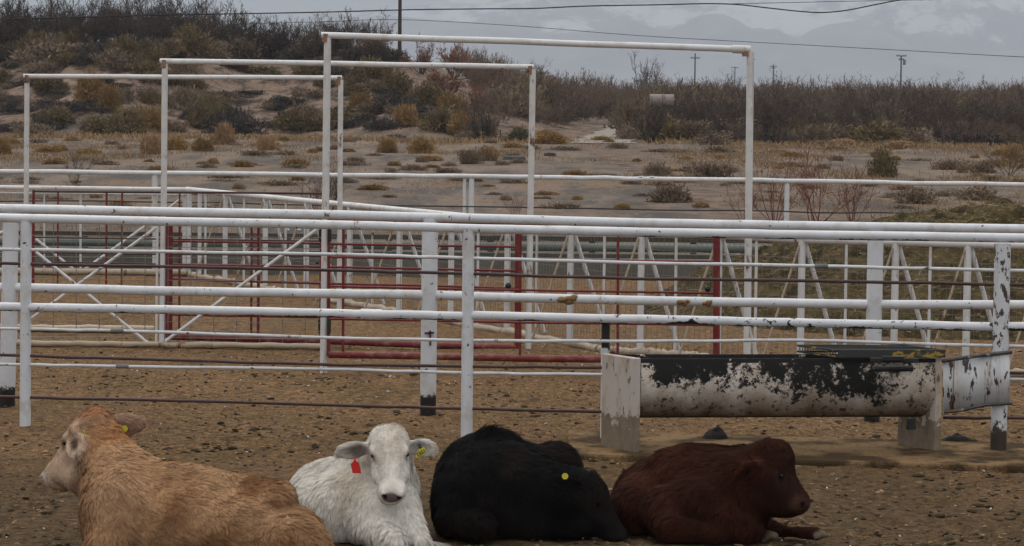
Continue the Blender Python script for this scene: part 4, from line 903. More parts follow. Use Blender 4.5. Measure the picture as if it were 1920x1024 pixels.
# ================= brown calf
def brown_calf():
    B = Body(.0098); c = lambda x, y, D: P(x, y, D); r = lambda px, D=14.5: px/S(D)
    T = calf('calf', 'light brown shaggy calf at the left, yellow button on its outstretched ear', (*G(390, 1060)[:2], 0))
    B.cone(c(290, 990, 14.62), c(490, 1016, 14.42), r(111), r(90), .07)
    B.cone(c(268, 880, 14.65), c(520, 920, 14.45), r(22), r(18), .10)
    B.ell(c(546, 1020, 14.40), (r(66), .25, r(70)), None, .06)
    B.ell(c(522, 930, 14.40), (.070, .13, .050), None, .05)
    B.ell(c(545, 1030, 14.22), (r(76), .17, r(66)), None, .03)
    B.ell(c(222, 965, 14.50), (r(70), .19, r(84)), None, .05)
    B.cone(c(215, 990, 14.6), c(222, 930, 14.65), r(60), r(70), .06); B.cone(c(215, 1000, 14.4), c(190, 1035, 14.3), r(50), r(34), .05)
    B.cone(c(160, 1042, 14.35), c(128, 1046, 14.42), r(14), r(11), .03)
    B.cone(c(236, 930, 14.65), c(188, 850, 14.86), r(78), r(50), .06); B.cone(c(116, 888, 14.92), c(170, 900, 14.82), r(20), r(40), .04)
    B.cone(c(262, 880, 14.7), c(200, 808, 14.9), r(20), r(18), .07)
    H = Head(B, c(164, 778, 14.92), (-.56, .30, -.75), (-.66, .50, .55), .445, 1.0, 1.0)
    sd = 1 if H.r[0] > 0 else -1
    e_far = H.ear(B, sd, (.96, -.10, .22), (-.05, .93, .30), .225, .15, (.12, -.14, .24))
    e_near = H.ear(B, -sd, (.16, -.55, -.82), (-.45, -.82, .35), .165, .125, (.10, -.15, .27))
    B.ell(c(180, 782, 14.95), (.062, .06, .045), None, .04)
    v, F = B.mesh(); muz = H.at(.98, -.10, 0)
    def col(p):
        k = fbm(p[:, 0]*4, p[:, 1]*4, p[:, 2]*4, s=95, o=4); C_ = mixc(np.tile([.405, .24, .128], (len(p), 1)), sstep(k, .0, .35)*.85, (.19, .090, .040))
        C_ = mixc(C_, sstep(-k, .05, .5)*.55, (.50, .32, .185)); k2 = fbm(p[:, 0]*9, p[:, 1]*9, p[:, 2]*9, s=96, o=3); C_ = mixc(C_, sstep(k2, .0, .45)*.5, (.16, .085, .045))
        C_ = mixc(C_, blobmask(p, c(200, 800, 14.85), .13, .5)*.75, (.37, .155, .055)); C_ = mixc(C_, blobmask(p, c(230, 832, 14.85), .09, .6)*.6, (.30, .13, .05))
        C_ = mixc(C_, blobmask(p, H.at(.5, -.1, 0), .25, .35)*.85, (.50, .38, .28)); C_ = mixc(C_, blobmask(p, H.at(.55, -.2, -.1*sd), .14, .5)*.4, (.33, .20, .13))
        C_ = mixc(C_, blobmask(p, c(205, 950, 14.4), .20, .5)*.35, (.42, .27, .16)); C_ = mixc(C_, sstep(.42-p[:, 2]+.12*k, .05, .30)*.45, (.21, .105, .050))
        C_ = mixc(C_, blobmask(p, muz, .075, .3)*.9, (.64, .57, .52)); C_ = mixc(C_, blobmask(p, H.at(.06, .0, 0), .085, .4)*.85, (.36, .15, .055))
        C_ = mixc(C_, blobmask(p, c(178, 818, e_near[4][1]+.05), .085, .5)*.8, (.30, .15, .07)); C_ = mixc(C_, blobmask(p, e_near[4], (.062, .07, .078), .15)*.9, (.52, .38, .28)); C_ = mixc(C_, blobmask(p, e_near[4]+e_near[2]*.010-e_near[1]*.008, (.024, .035, .040), .5)*.9, (.055, .038, .028)); C_ = mixc(C_, blobmask(p, e_far[4]+e_far[1]*.01, .10, .25)*.85, (.44, .29, .215))
        C_ = mixc(C_, blobmask(p, H.at(.37, -.12, -.19*sd), .028, .4)*.7, (.09, .06, .045)); return C_
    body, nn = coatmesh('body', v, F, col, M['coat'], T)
    fl = flowfield([(H.at(.0, 0, 0), (.5, 0, .9)), (H.at(.3, -.2, -.1*sd), (.25, -.1, -1)), (H.at(.6, -.2, 0), (-.3, 0, -1)), (c(190, 850, 14.8), (.35, 0, -.9)), (c(240, 850, 14.8), (.7, 0, -.5)), (c(230, 930, 14.6), (.25, 0, -1)), (e_far[0], e_far[1]), (e_far[4], e_far[1]),
        (c(300, 885, 14.6), (.9, -.3, -.05)), (c(300, 960, 14.4), (.7, -.1, -.7)), (c(400, 905, 14.5), (.9, -.3, -.2)), (c(400, 980, 14.2), (.75, 0, -.6)), (c(500, 930, 14.4), (.8, -.3, -.3)), (c(500, 1000, 14.2), (.7, 0, -.7)), (c(600, 980, 14.3), (.5, 0, -1)), (c(200, 1000, 14.3), (.2, 0, -1))])
    hd = lambda p: blobmask(p, H.at(.55, -.15, 0), .22, .3); po = lambda p: blobmask(p, c(190, 790, 14.9), .10, .4)
    ln = lambda p: .029*(1-.68*hd(p))+.012*po(p)+.010*(fbm(p[:, 0]*6, p[:, 1]*6, p[:, 2]*6, s=97, o=2))
    wf = lambda p: np.where(np.linalg.norm(p-(e_near[4]+e_near[2]*.01), axis=1) < .035, .15, 1.0)
    fur('fur', v, F, nn, T, M['coat'], 170000, ln, fl, col, .0024, 3800, .16, .75, wf, .55, .17)
    eyes(H, T, r=.045); D = float(e_far[0][1])
    cc_ = e_far[4]-e_far[2]*.030-e_far[1]*.030; q = c(233.5, 804, float(e_far[0][1]+e_far[1][1]*.08)-.045); button(T, q, (0, -1, .1), 6.2/S(14.9), yellow, False)
    a = c(156, 806, float(e_near[4][1])-.045); MB().path([a, c(159, 815, a[1]), c(157, 823, a[1])], .0028, 6).build('ear_tag_edge', plain('yellow_tag_plastic', yellow, .45, .05, 5, .02), T)
    return T
# ================= black calf
def black_calf():
    B = Body(.0098); c = lambda x, y, D: P(x, y, D); r = lambda px, D=15.4: px/S(D)
    T = calf('calf', 'black calf asleep with its head on the dirt, round yellow tag on its ear', (*G(990, 1008)[:2], 0))
    B.cone(c(908, 906, 15.60), c(1010, 925, 16.0), r(94), r(88), .06)
    B.cone(c(918, 824, 15.55), c(955, 832, 15.65), r(20), r(18), .07)
    B.ell(c(1040, 880, 16.05), (r(52), .16, r(52)), None, .05)
    B.ell(c(862, 945, 15.42), (r(53), .2, r(78)), None, .05); B.ell(c(905, 930, 15.40), (r(88), .24, r(92)), None, .05)
    B.cone(c(872, 925, 15.28), c(848, 975, 15.2), r(40), r(30), .05); B.cone(c(850, 978, 15.2), c(905, 985, 15.1), r(28), r(25), .02)
    B.cone(c(920, 960, 15.32), c(1010, 978, 15.3), r(52), r(40), .05)
    B.cone(c(950, 915, 15.45), c(1062, 938, 15.32), r(84), r(58), .06); B.cone(c(1062, 938, 15.32), c(1100, 935, 15.28), r(56), r(42), .05)
    B.cone(c(1010, 975, 15.3), c(1090, 985, 15.25), r(36), r(30), .05)
    H = Head(B, c(1112, 898, 15.28), (.55, -.16, -.82), (.80, -.12, .58), .375, 1.0, 1.0)
    near = 1 if H.r[1] < 0 else -1
    e1 = H.ear(B, near, (-.97, -.12, .18), (-.05, -1, .25), .19, .10, (.12, -.14, .15)); e2 = H.ear(B, -near, (-.2, .8, .3), (-.2, .5, .8), .17, .10, (.12, -.14, .15))
    v, F = B.mesh()
    def col(p):
        k = fbm(p[:, 0]*4, p[:, 1]*4, p[:, 2]*4, s=101, o=3); C_ = mixc(np.tile([.0055, .005, .005], (len(p), 1)), sstep(k, .0, .4)*.7, (.014, .010, .008))
        C_ = mixc(C_, blobmask(p, c(1040, 850, 15.9), .16, .5)*.5, (.016, .009, .007)); C_ = mixc(C_, (1-sstep(p[:, 2]+.05*fbm(p[:, 0]*8, p[:, 1]*8, p[:, 2]*8, s=7), .02, .16))*.45*(p[:, 0] < c(1030, 0, 15.3)[0]), (.028, .018, .011)); return C_
    body, nn = coatmesh('body', v, F, col, M['coat_dark'], T)
    fl = flowfield([(c(900, 830, 15.5), (.2, 0, .8)), (c(950, 830, 15.5), (.7, 0, .1)), (c(830, 920, 15.3), (-.3, 0, -1)), (c(900, 920, 15.2), (.1, 0, -1)), (c(1000, 920, 15.3), (.6, 0, -.7)), (c(1090, 890, 15.3), (.1, 0, 1)), (c(1120, 900, 15.3), (.3, 0, .9)), (c(1130, 950, 15.2), (.3, 0, -1)), (c(1170, 990, 15.2), (-.3, 0, .8)), (e1[4], e1[1]), (c(1050, 860, 15.9), (.7, 0, -.5))])
    hd = lambda p: blobmask(p, H.at(.6, -.15, 0), .2, .3); tu = lambda p: np.maximum(blobmask(p, c(1108, 890, 15.28), .05, .5), blobmask(p, c(925, 805, 15.55), .09, .5))
    ln = lambda p: .034*(1-.72*hd(p))+.02*tu(p)
    fur('fur', v, F, nn, T, M['coat_dark'], 100000, ln, fl, col, .0027, 2600, .24, .45, None, .5, .45)
    eyes(H, T); q = c(1059.5, 893, float(e1[4][1])-.045); button(T, q, (0, -1, .15), 6.0/S(15.3), yellow, True); 
    return T
# ================= dark red calf
def red_calf():
    B = Body(.0095); c = lambda x, y, D: P(x, y, D); r = lambda px, D=15.4: px/S(D)
    T = calf('calf', 'dark red-brown calf lying in profile facing right, one foreleg stretched forward', (*G(1300, 1010)[:2], 0))
    B.cone(c(1300, 916, 15.55), c(1222, 938, 15.85), r(80), r(76), .06)
    B.cone(c(1300, 850, 15.5), c(1240, 862, 15.6), r(12), r(12), .08)
    B.ell(c(1200, 955, 15.6), (r(55), .22, r(62)), None, .06); B.ell(c(1320, 950, 15.35), (r(75), .2, r(66)), None, .05)
    B.cone(c(1330, 915, 15.5), c(1372, 945, 15.35), r(70), r(58), .06); B.cone(c(1372, 948, 15.35), c(1392, 962, 15.32), r(54), r(46), .05)
    B.cone(c(1350, 900, 15.45), c(1420, 880, 15.28), r(62), r(46), .06)
    B.cone(c(1400, 975, 15.4), c(1470, 996, 15.38), r(24), r(11), .03); B.cone(c(1470, 996, 15.38), c(1532, 1001, 15.2), r(10.5), r(11.5), .02); B.cone(c(1532, 1002, 15.2), c(1549, 1004, 15.17), r(11), r(6), .012)
    B.cone(c(1385, 985, 15.25), c(1430, 1004, 15.2), r(30), r(12), .03); B.cone(c(1430, 1002, 15.2), c(1452, 1005, 15.18), r(10), r(7), .012)
    B.cone(c(1250, 960, 15.35), c(1262, 995, 15.18), r(48), r(26), .05); B.cone(c(1262, 995, 15.18), c(1345, 1000, 15.15), r(26), r(20), .025); B.cone(c(1360, 975, 15.2), c(1400, 1000, 15.15), r(34), r(22), .04)
    H = Head(B, c(1444, 832, 15.24), (.56, -.24, -.80), (.80, -.18, .60), .385, 1.0, 1.02)
    near = 1 if H.r[1] < 0 else -1
    B.ell(c(1459, 862, 15.22), (r(31), .085, r(33)), None, .03); B.cone(c(1448, 895, 15.24), c(1492, 938, 15.17), r(44), r(23), .04); B.cone(c(1385, 915, 15.35), c(1462, 938, 15.22), r(58), r(32), .05)
    e1 = H.ear(B, near, (-.74, -.62, -.30), (.35, -.75, -.45), .20, .14, (.17, -.22, .25)); e2 = H.ear(B, -near, (-.4, .85, .1), (.5, .5, .5), .16, .10, (.12, -.14, .15))
    v, F = B.mesh(); ee = surf(v, 1470, 887); no_ = surf(v, 1511, 939); h1 = c(1551, 1004, 15.16); h2 = c(1450, 1005, 15.17); muz = H.at(.99, -.1, 0)
    def col(p):
        k = fbm(p[:, 0]*4, p[:, 1]*4, p[:, 2]*4, s=111, o=4); C_ = mixc(np.tile([.033, .0105, .0055], (len(p), 1)), sstep(k, .0, .5)*.6, (.015, .0065, .0045))
        C_ = mixc(C_, blobmask(p, c(1230, 860, 15.6), .22, .5)*.6, (.065, .019, .010)); C_ = mixc(C_, blobmask(p, H.at(.55, -.15, 0), .17, .3)*.55, (.022, .011, .009))
        C_ = mixc(C_, blobmask(p, e1[4], .12, .3)*.9, (.062, .020, .011)); C_ = mixc(C_, blobmask(p, muz, .06, .3)*.55, (.060, .032, .021)); C_ = mixc(C_, H.pad(p)*.8, (.040, .026, .020)); C_ = mixc(C_, blobmask(p, e1[4]+e1[2]*.010-e1[1]*.02, .032, .3)*.85, (.010, .006, .005))
        C_ = mixc(C_, blobmask(p, surf(v, 1502, 938), .045, .5)*.6, (.085, .045, .028)); C_ = mixc(C_, blobmask(p, no_, .014, .4), (.004, .003, .003)); C_ = mixc(C_, blobmask(p, ee, .034, .5)*.35, (.045, .022, .015)); C_ = mixc(C_, blobmask(p, ee, .021, .3), (.006, .004, .004))
        for q in (h1, h2): C_ = mixc(C_, blobmask(p, q-np.array([.01, 0, 0]), .042, .25), (.125, .095, .062))
        C_ = mixc(C_, blobmask(p, h1-np.array([.055, 0, 0]), .02, .4)*.6, (.3, .24, .2)); C_ = mixc(C_, blobmask(p, H.at(.37, -.12, .19*near), .028, .4)*.5, (.075, .045, .032)); return C_
    body, nn = coatmesh('body', v, F, col, M['coat_dark'], T)
    fl = flowfield([(c(1440, 830, 15.2), (.1, 0, 1)), (c(1440, 900, 15.1), (-.5, 0, -.9)), (c(1490, 920, 15.1), (-.5, 0, -.6)), (c(1400, 850, 15.2), (-.8, 0, .2)), (c(1350, 850, 15.4), (-1, 0, -.1)), (c(1300, 835, 15.4), (-1, 0, .1)), (c(1300, 920, 15.3), (-.4, 0, -1)), (c(1220, 870, 15.5), (-.8, 0, -.5)), (c(1180, 930, 15.5), (-.4, 0, -1)), (c(1400, 950, 15.2), (0, 0, -1)), (e1[4], e1[1])])
    hd = lambda p: blobmask(p, H.at(.6, -.15, 0), .2, .3); lg = lambda p: sstep(p[:, 0], c(1440, 1000, 15.2)[0], c(1470, 1000, 15.2)[0])*(1-sstep(p[:, 2], .09, .14))
    ln = lambda p: (.036*(1-.70*hd(p)))*(1-.7*lg(p))
    wf = lambda p: 1-.96*((np.linalg.norm(p-h1, axis=1) < .04) | (np.linalg.norm(p-h2, axis=1) < .035))
    fur('fur', v, F, nn, T, M['coat_dark'], 110000, ln, fl, col, .0026, 2600, .20, .45, wf, .5, .38)
    vv_ = IV*.016+ee+np.array([0, .006, 0]); o_ = npmesh('eye', vv_, IF, M['eye'], T, smooth=True); m_ = o_.modifiers.new('s', 'SUBSURF'); m_.levels = m_.render_levels = 2
    return T
for fn in (white_calf, brown_calf, black_calf, red_calf): fn()
# ------------------------------------------------------------------ vegetation
vr = np.random.default_rng(23)
def stems(n0, L0, spread, levels, kids, ratio, w0, upb=.35, jit=.25, seg=4, r=vr):
    """branch ribbons: list per level of (A, B, wA, wB)"""
    out = []; an = r.random(n0)*6.283; tl = spread*np.sqrt(r.random(n0)); d = np.stack([np.cos(an)*np.sin(tl), np.sin(an)*np.sin(tl), np.cos(tl)], -1)
    o = np.stack([np.cos(an), np.sin(an), an*0], -1)*.08*L0*r.random((n0, 1)); L = L0*(.6+.5*r.random(n0)); w = np.full(n0, w0)
    for lv in range(levels+1):
        As, Bs, Wa, Wb, par = [], [], [], [], []; p = o.copy(); dd = d.copy(); n = len(p)
        pts = [p.copy()]; ds = []
        for s_ in range(seg):
            dd = dd+jit*r.standard_normal(dd.shape)+np.array([0, 0, upb*.25]); dd /= np.linalg.norm(dd, axis=1, keepdims=True)
            q = p+dd*(L/seg)[:, None]; As.append(p); Bs.append(q); t0, t1 = 1-.75*s_/seg, 1-.75*(s_+1)/seg; Wa.append(w*t0); Wb.append(w*t1); p = q; pts.append(q); ds.append(dd.copy())
        out.append((np.concatenate(As), np.concatenate(Bs), np.concatenate(Wa), np.concatenate(Wb)))
        if lv == levels: break
        k = kids; no, nd_, nl, nw = [], [], [], []
        for _ in range(k):
            s_ = r.integers(1 if lv == 0 else 0, seg, n); t = r.random((n, 1)); A = np.array(pts)[s_, np.arange(n)]; B = np.array(pts)[s_+1, np.arange(n)]
            no.append(A*(1-t)+B*t); e = np.array(ds)[s_, np.arange(n)]+.75*r.standard_normal((n, 3))+[0, 0, upb]; nd_.append(e/np.linalg.norm(e, axis=1, keepdims=True)); nl.append(L*ratio*(.6+.6*r.random(n))); nw.append(np.maximum(w*.5, .008))
        o, d, L, w = np.concatenate(no), np.concatenate(nd_), np.concatenate(nl), np.concatenate(nw)
    return out
def rib2(A, B, wa, wb, r=vr):
    d = B-A; s_ = r.standard_normal(A.shape); s_[:, 1] *= 2; q = np.cross(d, s_); q /= np.linalg.norm(q, axis=1, keepdims=True)+1e-9
    return np.stack([A-q*wa[:, None]/2, A+q*wa[:, None]/2, B+q*wb[:, None]/2, B-q*wb[:, None]/2], 1).reshape(-1, 3)
def solid(A, B, wa, wb):
    """three-sided tapered sticks for the thick limbs"""
    d = B-A; d = d/(np.linalg.norm(d, axis=1, keepdims=True)+1e-9); s_ = np.tile([.31, .85, .42], (len(A), 1)); x = np.cross(d, s_); x /= np.linalg.norm(x, axis=1, keepdims=True)+1e-9; y = np.cross(d, x)
    V = np.stack([P0+w_[:, None]/2*(math.cos(a)*x+math.sin(a)*y) for P0, w_ in ((A, wa), (B, wb)) for a in (0, 2.094, 4.189)], 1).reshape(-1, 3)
    b = np.arange(len(A))[:, None]*6; return V, np.concatenate([b+[[k, (k+1) % 3, 3+(k+1) % 3, 3+k]] for k in range(3)])
def clumps(n, rad, h, size, seed, hollow=.55, squash=.9, lob=.3):
    """leaf sized tufts spread through an uneven dome"""
    r = np.random.default_rng(seed); d = r.standard_normal((n, 3)); d[:, 2] = np.abs(d[:, 2])*1.0-.12; d /= np.linalg.norm(d, axis=1, keepdims=True)
    rr = (hollow+(1-hollow)*r.random(n)**.6)*(1+lob*vn(d[:, 0]*2.6, d[:, 1]*2.6, d[:, 2]*2.6, s=seed)+.12*vn(d[:, 0]*7, d[:, 1]*7, d[:, 2]*7, s=seed+1))
    p = d*rr[:, None]*[rad, rad, h*squash]+[0, 0, h*.08]; p[:, 2] = np.abs(p[:, 2]); t = d*.7+.6*r.standard_normal((n, 3))+[0, 0, .5]; t /= np.linalg.norm(t, axis=1, keepdims=True)
    ln = size*(.5+r.random(n)); B = p+t*ln[:, None]; w = ln*.32; return rib2(p, B, w, w*.4, r)
def quads(V): return np.arange(len(V)).reshape(-1, 4)
def vmat(name, col, var=.4, scale=3.0):
    m = NM(name); oi = m.n.new('ShaderNodeObjectInfo'); k = m.ramp(oi.outputs['Random'], 0, 1, .95, 1.42)
    c = m.mix(m.ramp(m.noise(m.obj, scale, 4, .6), .3, .7), tuple(a*(1-var) for a in col), tuple(a*(1+var) for a in col)); vm = m.n.new('ShaderNodeVectorMath'); vm.operation = 'SCALE'; m.L(c, vm.inputs[0]); m.L(k, vm.inputs['Scale'])
    return m.done(vm.outputs[0], .95, .05)
VM = dict(olive=vmat('olive_scrub', (.120, .090, .048)), gold=vmat('golden_scrub', (.20, .125, .050)), tan=vmat('straw_scrub', (.25, .165, .095)), grey=vmat('grey_scrub', (.058, .050, .044)), ash=vmat('pale_grey_scrub', (.150, .112, .080)),
    dark=vmat('dark_bare_twigs', (.066, .051, .042)), brown=vmat('brown_bare_twigs', (.110, .079, .060)), rust=vmat('rusty_twigs', (.155, .066, .038)), red=vmat('red_bare_twigs', (.135, .060, .050)), grn=vmat('dull_green_scrub', (.085, .085, .045)), drygrass=vmat('dry_grass_blades', (.215, .145, .078)), bark=plain('dark_bark', (.045, .035, .03), .95, .3, 20, .4))
# prototypes (unit: metres), meshes shared by copies
def mesh_of(name, V, Fq, mat):
    o = npmesh(name, V, Fq, mat); me = o.data; bpy.data.objects.remove(o); return me
PB = {}
for k, (n, rad, h, size, lob) in dict(olive=(1700, .85, 1.0, .15, .5), gold=(2400, .85, 1.0, .13, .35), tan=(2400, .85, 1.0, .15, .25), grey=(1500, 1.0, .62, .14, .6), ash=(1300, .95, .8, .15, .6), grn=(2400, .75, 1.15, .13, .35)).items():
    PB[k] = []
    for v_ in range(3):
        V = clumps(n, rad, h, size, 300+v_*7+len(k)*31, .35, .9, lob); L_ = stems(34, h*1.0, 1.15, 2, 4, .45, .03); S_ = np.concatenate([rib2(*q) for q in L_]); V = np.concatenate([V, S_]); PB[k].append(mesh_of(k+'_scrub', V, quads(V), VM[k]))
def bare(n0, L0, spread, levels, kids, ratio, w0, upb=.35, jit=.25, seed=1, minw=0):
    r = np.random.default_rng(seed); lv = stems(n0, L0, spread, levels, kids, ratio, w0, upb, jit, 4, r); tr_ = lv[0] if levels < 3 else tuple(np.concatenate([lv[0][i], lv[1][i]]) for i in range(4))
    cr = lv[1:] if levels < 3 else lv[2:]; V = np.concatenate([rib2(a, b, np.maximum(c_, minw), np.maximum(d_, minw*.6), r) for a, b, c_, d_ in cr]); return tr_, V
PT = {}
for k, mt, args in (('dark', 'dark', dict(n0=12, L0=1.8, spread=.80, levels=3, kids=5, ratio=.50, w0=.075, upb=.62, jit=.17, minw=.017)), ('brown', 'brown', dict(n0=12, L0=1.8, spread=.70, levels=3, kids=5, ratio=.5, w0=.06, upb=.7, jit=.15, minw=.017)), ('rust', 'rust', dict(n0=10, L0=1.9, spread=.85, levels=3, kids=6, ratio=.48, w0=.07, upb=.45, minw=.024)), ('wand', 'brown', dict(n0=26, L0=2.0, spread=.45, levels=2, kids=6, ratio=.42, w0=.04, upb=.9, jit=.10, minw=.022)), ('thin', 'brown', dict(n0=6, L0=2.0, spread=.55, levels=2, kids=7, ratio=.5, w0=.05, upb=.5, minw=.018)), ('red', 'red', dict(n0=9, L0=1.1, spread=.62, levels=2, kids=5, ratio=.45, w0=.02, upb=.5, jit=.16, minw=.006))):
    PT[k] = []
    for v_ in range(4):
        tr_, V = bare(seed=40+v_*5+len(k)*3+ord(k[0]), **args); Vs_, Ft = solid(*tr_); z_ = max(V[:, 2].max(), 1e-3); PT[k].append((mesh_of('trunk', Vs_, Ft, VM['red'] if k == 'red' else VM['bark']), mesh_of('crown', V, quads(V), VM[mt]), float(np.percentile(V[:, 2], 99)), V, Vs_, Ft))
rot = random.Random(5)
def bush(kind, px, py, wpx, hpx, label, group='scrub bushes on the bank and the open field', name='scrub_bush', cat='bush', D=None):
    p = hit(px, py) if D is None else np.array([*P(px, py, D)[:2], 0]); p = np.array([p[0], p[1], float(gz(p[0], p[1]))-.03]); s_ = S(p[1])
    o = bpy.data.objects.new(name, rot.choice(PB[kind])); C.objects.link(o); o.location = p; o.rotation_euler = (0, 0, rot.random()*6.28); w_ = wpx*1.12/s_/1.9; o.scale = (w_, w_, hpx*1.12/s_/1.0); tag(o, label, cat, group); return o
def tree(kind, px, py, hpx, label, wide=1.0, group='bare desert trees and tall shrubs', name='bare_tree', cat='tree'):
    p = hit(px, py); s_ = S(p[1]); v_ = rot.randrange(4); tm_, cm, zt_, *_ = PT[kind][v_]; k = hpx/s_/zt_
    r_ = bpy.data.objects.new(name, None); C.objects.link(r_); r_.location = (p[0], p[1], float(gz(p[0], p[1]))-.05); r_.rotation_euler = (0, 0, rot.random()*6.28); r_.scale = (k*wide, k*wide, k); tag(r_, label, cat, group)
    for nm, me in (('trunk', tm_), ('crown', cm)): c_ = bpy.data.objects.new(nm, me); C.objects.link(c_); c_.parent = r_
    return r_
# --- bushes the photo shows one by one: kind, x, base y, width, height, label
BL = [
('gold', 170, 190, 62, 48, 'golden brown bush high on the sandy bank inside the smallest frame'),
('gold', 205, 205, 44, 40, 'smaller rusty gold bush touching the golden one inside the smallest frame'),
('grey', 22, 214, 52, 32, 'dark grey low bush on the bank at the left edge of the picture'),
('grey', 80, 245, 56, 32, 'dark grey mounded bush at the foot of the bank beside the left upright'),
('grey', 128, 232, 22, 14, 'tiny dark grey bush alone on bare sand inside the smallest frame'),
('olive', 190, 252, 70, 28, 'low olive bush at the foot of the bank, left part of the smallest frame'),
('olive', 240, 254, 84, 44, 'broad olive bush at the bank foot just left of the middle frame'),
('gold', 282, 250, 56, 44, 'olive gold bush right beside the rusted upright of the middle frame'),
('olive', 388, 240, 66, 58, 'dark olive round bush on the bank foot right of the rusted upright'),
('grey', 440, 252, 92, 62, 'big dark bush at the foot of the bank, centre of the smallest frame'),
('tan', 420, 272, 44, 36, 'bright straw-coloured round bush standing in front of the big dark bush'),
('olive', 554, 247, 68, 42, 'round olive brown bush alone near the tallest frame'),
('grey', 545, 200, 60, 22, 'flat dark bush on the open bank above the round olive bush'),
('tan', 502, 282, 42, 26, 'pale straw bush on the flat below the round olive bush'),
('tan', 285, 290, 44, 34, 'pale tan bush on the flat left of the rusted upright'),
('gold', 380, 284, 40, 24, 'low golden bush on the flat left of the bright straw bush'),
('gold', 330, 282, 44, 24, 'low golden bush on the flat just right of the rusted upright'),
('gold', 4, 290, 34, 26, 'golden bush cut by the left edge of the picture on the flat'),
('ash', 60, 255, 70, 26, 'pale grassy bush between dark bushes at the left bank foot'),
('ash', 350, 208, 66, 46, 'brown grey bush half way up the bank right of the rusted upright'),
('ash', 100, 118, 120, 40, 'wide pale brush on the bank shoulder under the dark trees, far left'),
('ash', 215, 128, 70, 34, 'pale bush on the bank shoulder below the dark trees'),
('olive', 285, 130, 50, 32, 'olive bush on the upper bank above the rusted corner'),
('gold', 322, 108, 60, 26, 'rusty gold bush near the crest behind the middle crossbar'),
('grn', 468, 86, 50, 44, 'rounded olive tree-like bush on the crest left of the tallest frame'),
('grey', 420, 116, 60, 22, 'dark low bush on the crest behind the middle crossbar'),
('grey', 660, 240, 50, 24, 'dark bush on the bank just right of the smallest frame'),
('gold', 675, 210, 46, 30, 'golden bush on the slope beside the right upright of the smallest frame'),
('olive', 700, 160, 90, 40, 'olive bush on the slope just under the middle crossbar'),
('olive', 745, 180, 60, 36, 'olive bush on the slope below the rusty thicket'),
('grey', 735, 205, 70, 34, 'grey bush in the middle of the brushy slope'),
('gold', 760, 235, 50, 34, 'golden orange bush low on the brushy slope'),
('olive', 800, 195, 70, 38, 'olive bush in the middle of the brushy slope'),
('grey', 715, 245, 56, 30, 'dark grey bush at the bottom left of the brushy slope'),
('grey', 745, 262, 36, 14, 'small dark bush on bare sand at the end of the bank'),
('olive', 825, 245, 70, 36, 'olive bush at the bottom of the brushy slope'),
('gold', 870, 255, 60, 38, 'gold olive bush at the right foot of the brushy slope'),
('gold', 845, 215, 60, 34, 'golden bush on the right part of the brushy slope'),
('ash', 905, 262, 60, 50, 'grey brown bush at the right end of the bank by the second upright'),
('gold', 727, 287, 38, 24, 'golden tuft bush on the flat, left of a pair right of the smallest frame'),
('gold', 790, 288, 42, 28, 'golden tuft bush on the flat, right of a pair right of the smallest frame'),
('ash', 775, 320, 38, 14, 'small brown bush on the flat between the two golden tufts and the far rail'),
('tan', 915, 302, 40, 26, 'round tan bush left of the dark slab on the flat'),
('ash', 880, 308, 40, 30, 'thin brown bush next to the round tan bush'),
('gold', 1030, 270, 62, 24, 'golden bush at the left side of the gravel track mouth'),
('grn', 975, 266, 50, 22, 'dull green bush behind the right upright of the middle frame'),
('ash', 1182, 262, 44, 30, 'grey bush on the right side of the gravel track mouth'),
('ash', 1230, 330, 46, 28, 'brown dead bush on the flat behind the tallest frame'),
('ash', 1335, 332, 80, 28, 'wide brown dead bush left of the far right upright'),
('ash', 1255, 380, 66, 40, 'grey brown dead bush just above the white rails, centre right'),
('olive', 1655, 332, 50, 46, 'upright green-brown bush standing alone on the flat at right'),
('ash', 1715, 382, 70, 32, 'brown dead bush above the rails below the green-brown bush'),
('ash', 1835, 376, 80, 28, 'brown dead bush above the rails near the right edge'),
('ash', 1780, 318, 60, 22, 'tan brown bush on the flat right of the green-brown bush'),
('ash', 1845, 325, 50, 22, 'small brown bush on the flat near the right edge'),
('gold', 1900, 305, 44, 30, 'rusty gold bush at the right edge of the flat'),
('ash', 1335, 272, 60, 20, 'pale brush at the thicket edge behind the tallest frame upright'),
('grn', 1290, 262, 60, 26, 'dull green bush at the foot of the dark thicket left of the far upright'),
('olive', 1795, 258, 70, 26, 'yellow green bush at the foot of the thicket on the right'),
('gold', 1815, 262, 40, 20, 'small orange bush at the foot of the thicket on the right'),
('ash', 1740, 262, 90, 34, 'pale grey bush at the foot of the thicket on the right'),
]
for b_ in BL: bush(*b_)
# more nameless low scrub: shared label, same look
for i in range(150):
    px = rot.uniform(-60, 900); py = rot.uniform(120, 250); 
    if px > 650 and py < 140+(px-650)*.45: py = 140+(px-650)*.45+rot.uniform(0, 20)
    bush(rot.choice(['grey', 'grey', 'ash', 'olive', 'ash']), px, py, rot.uniform(22, 66), rot.uniform(9, 26), 'one of many low grey brown tufts scattered over the sandy bank', 'low tufts scattered over the sandy bank', 'low_shrub', 'shrub')
for i in range(190):
    px = rot.uniform(-80, 1990); py = 264+rot.random()**1.3*128
    bush(rot.choice(['ash', 'ash', 'tan', 'gold', 'ash']), px, py, rot.uniform(16, 30)+rot.random()**2*44, rot.uniform(5, 13), 'one of many small dry tufts scattered over the open field', 'small dry tufts on the open field', 'dry_tuft', 'shrub')
for i in range(44):
    px = -60+i*18.5+rot.uniform(-8, 8); bush(rot.choice(['grey', 'ash', 'grey', 'olive']), px, rot.uniform(97, 114)+max(0, px-560)*.06, rot.uniform(36, 80), rot.uniform(20, 44), 'one of many low dark bushes growing under the crest trees', 'low dark bushes under the crest trees', 'crest_shrub', 'shrub')
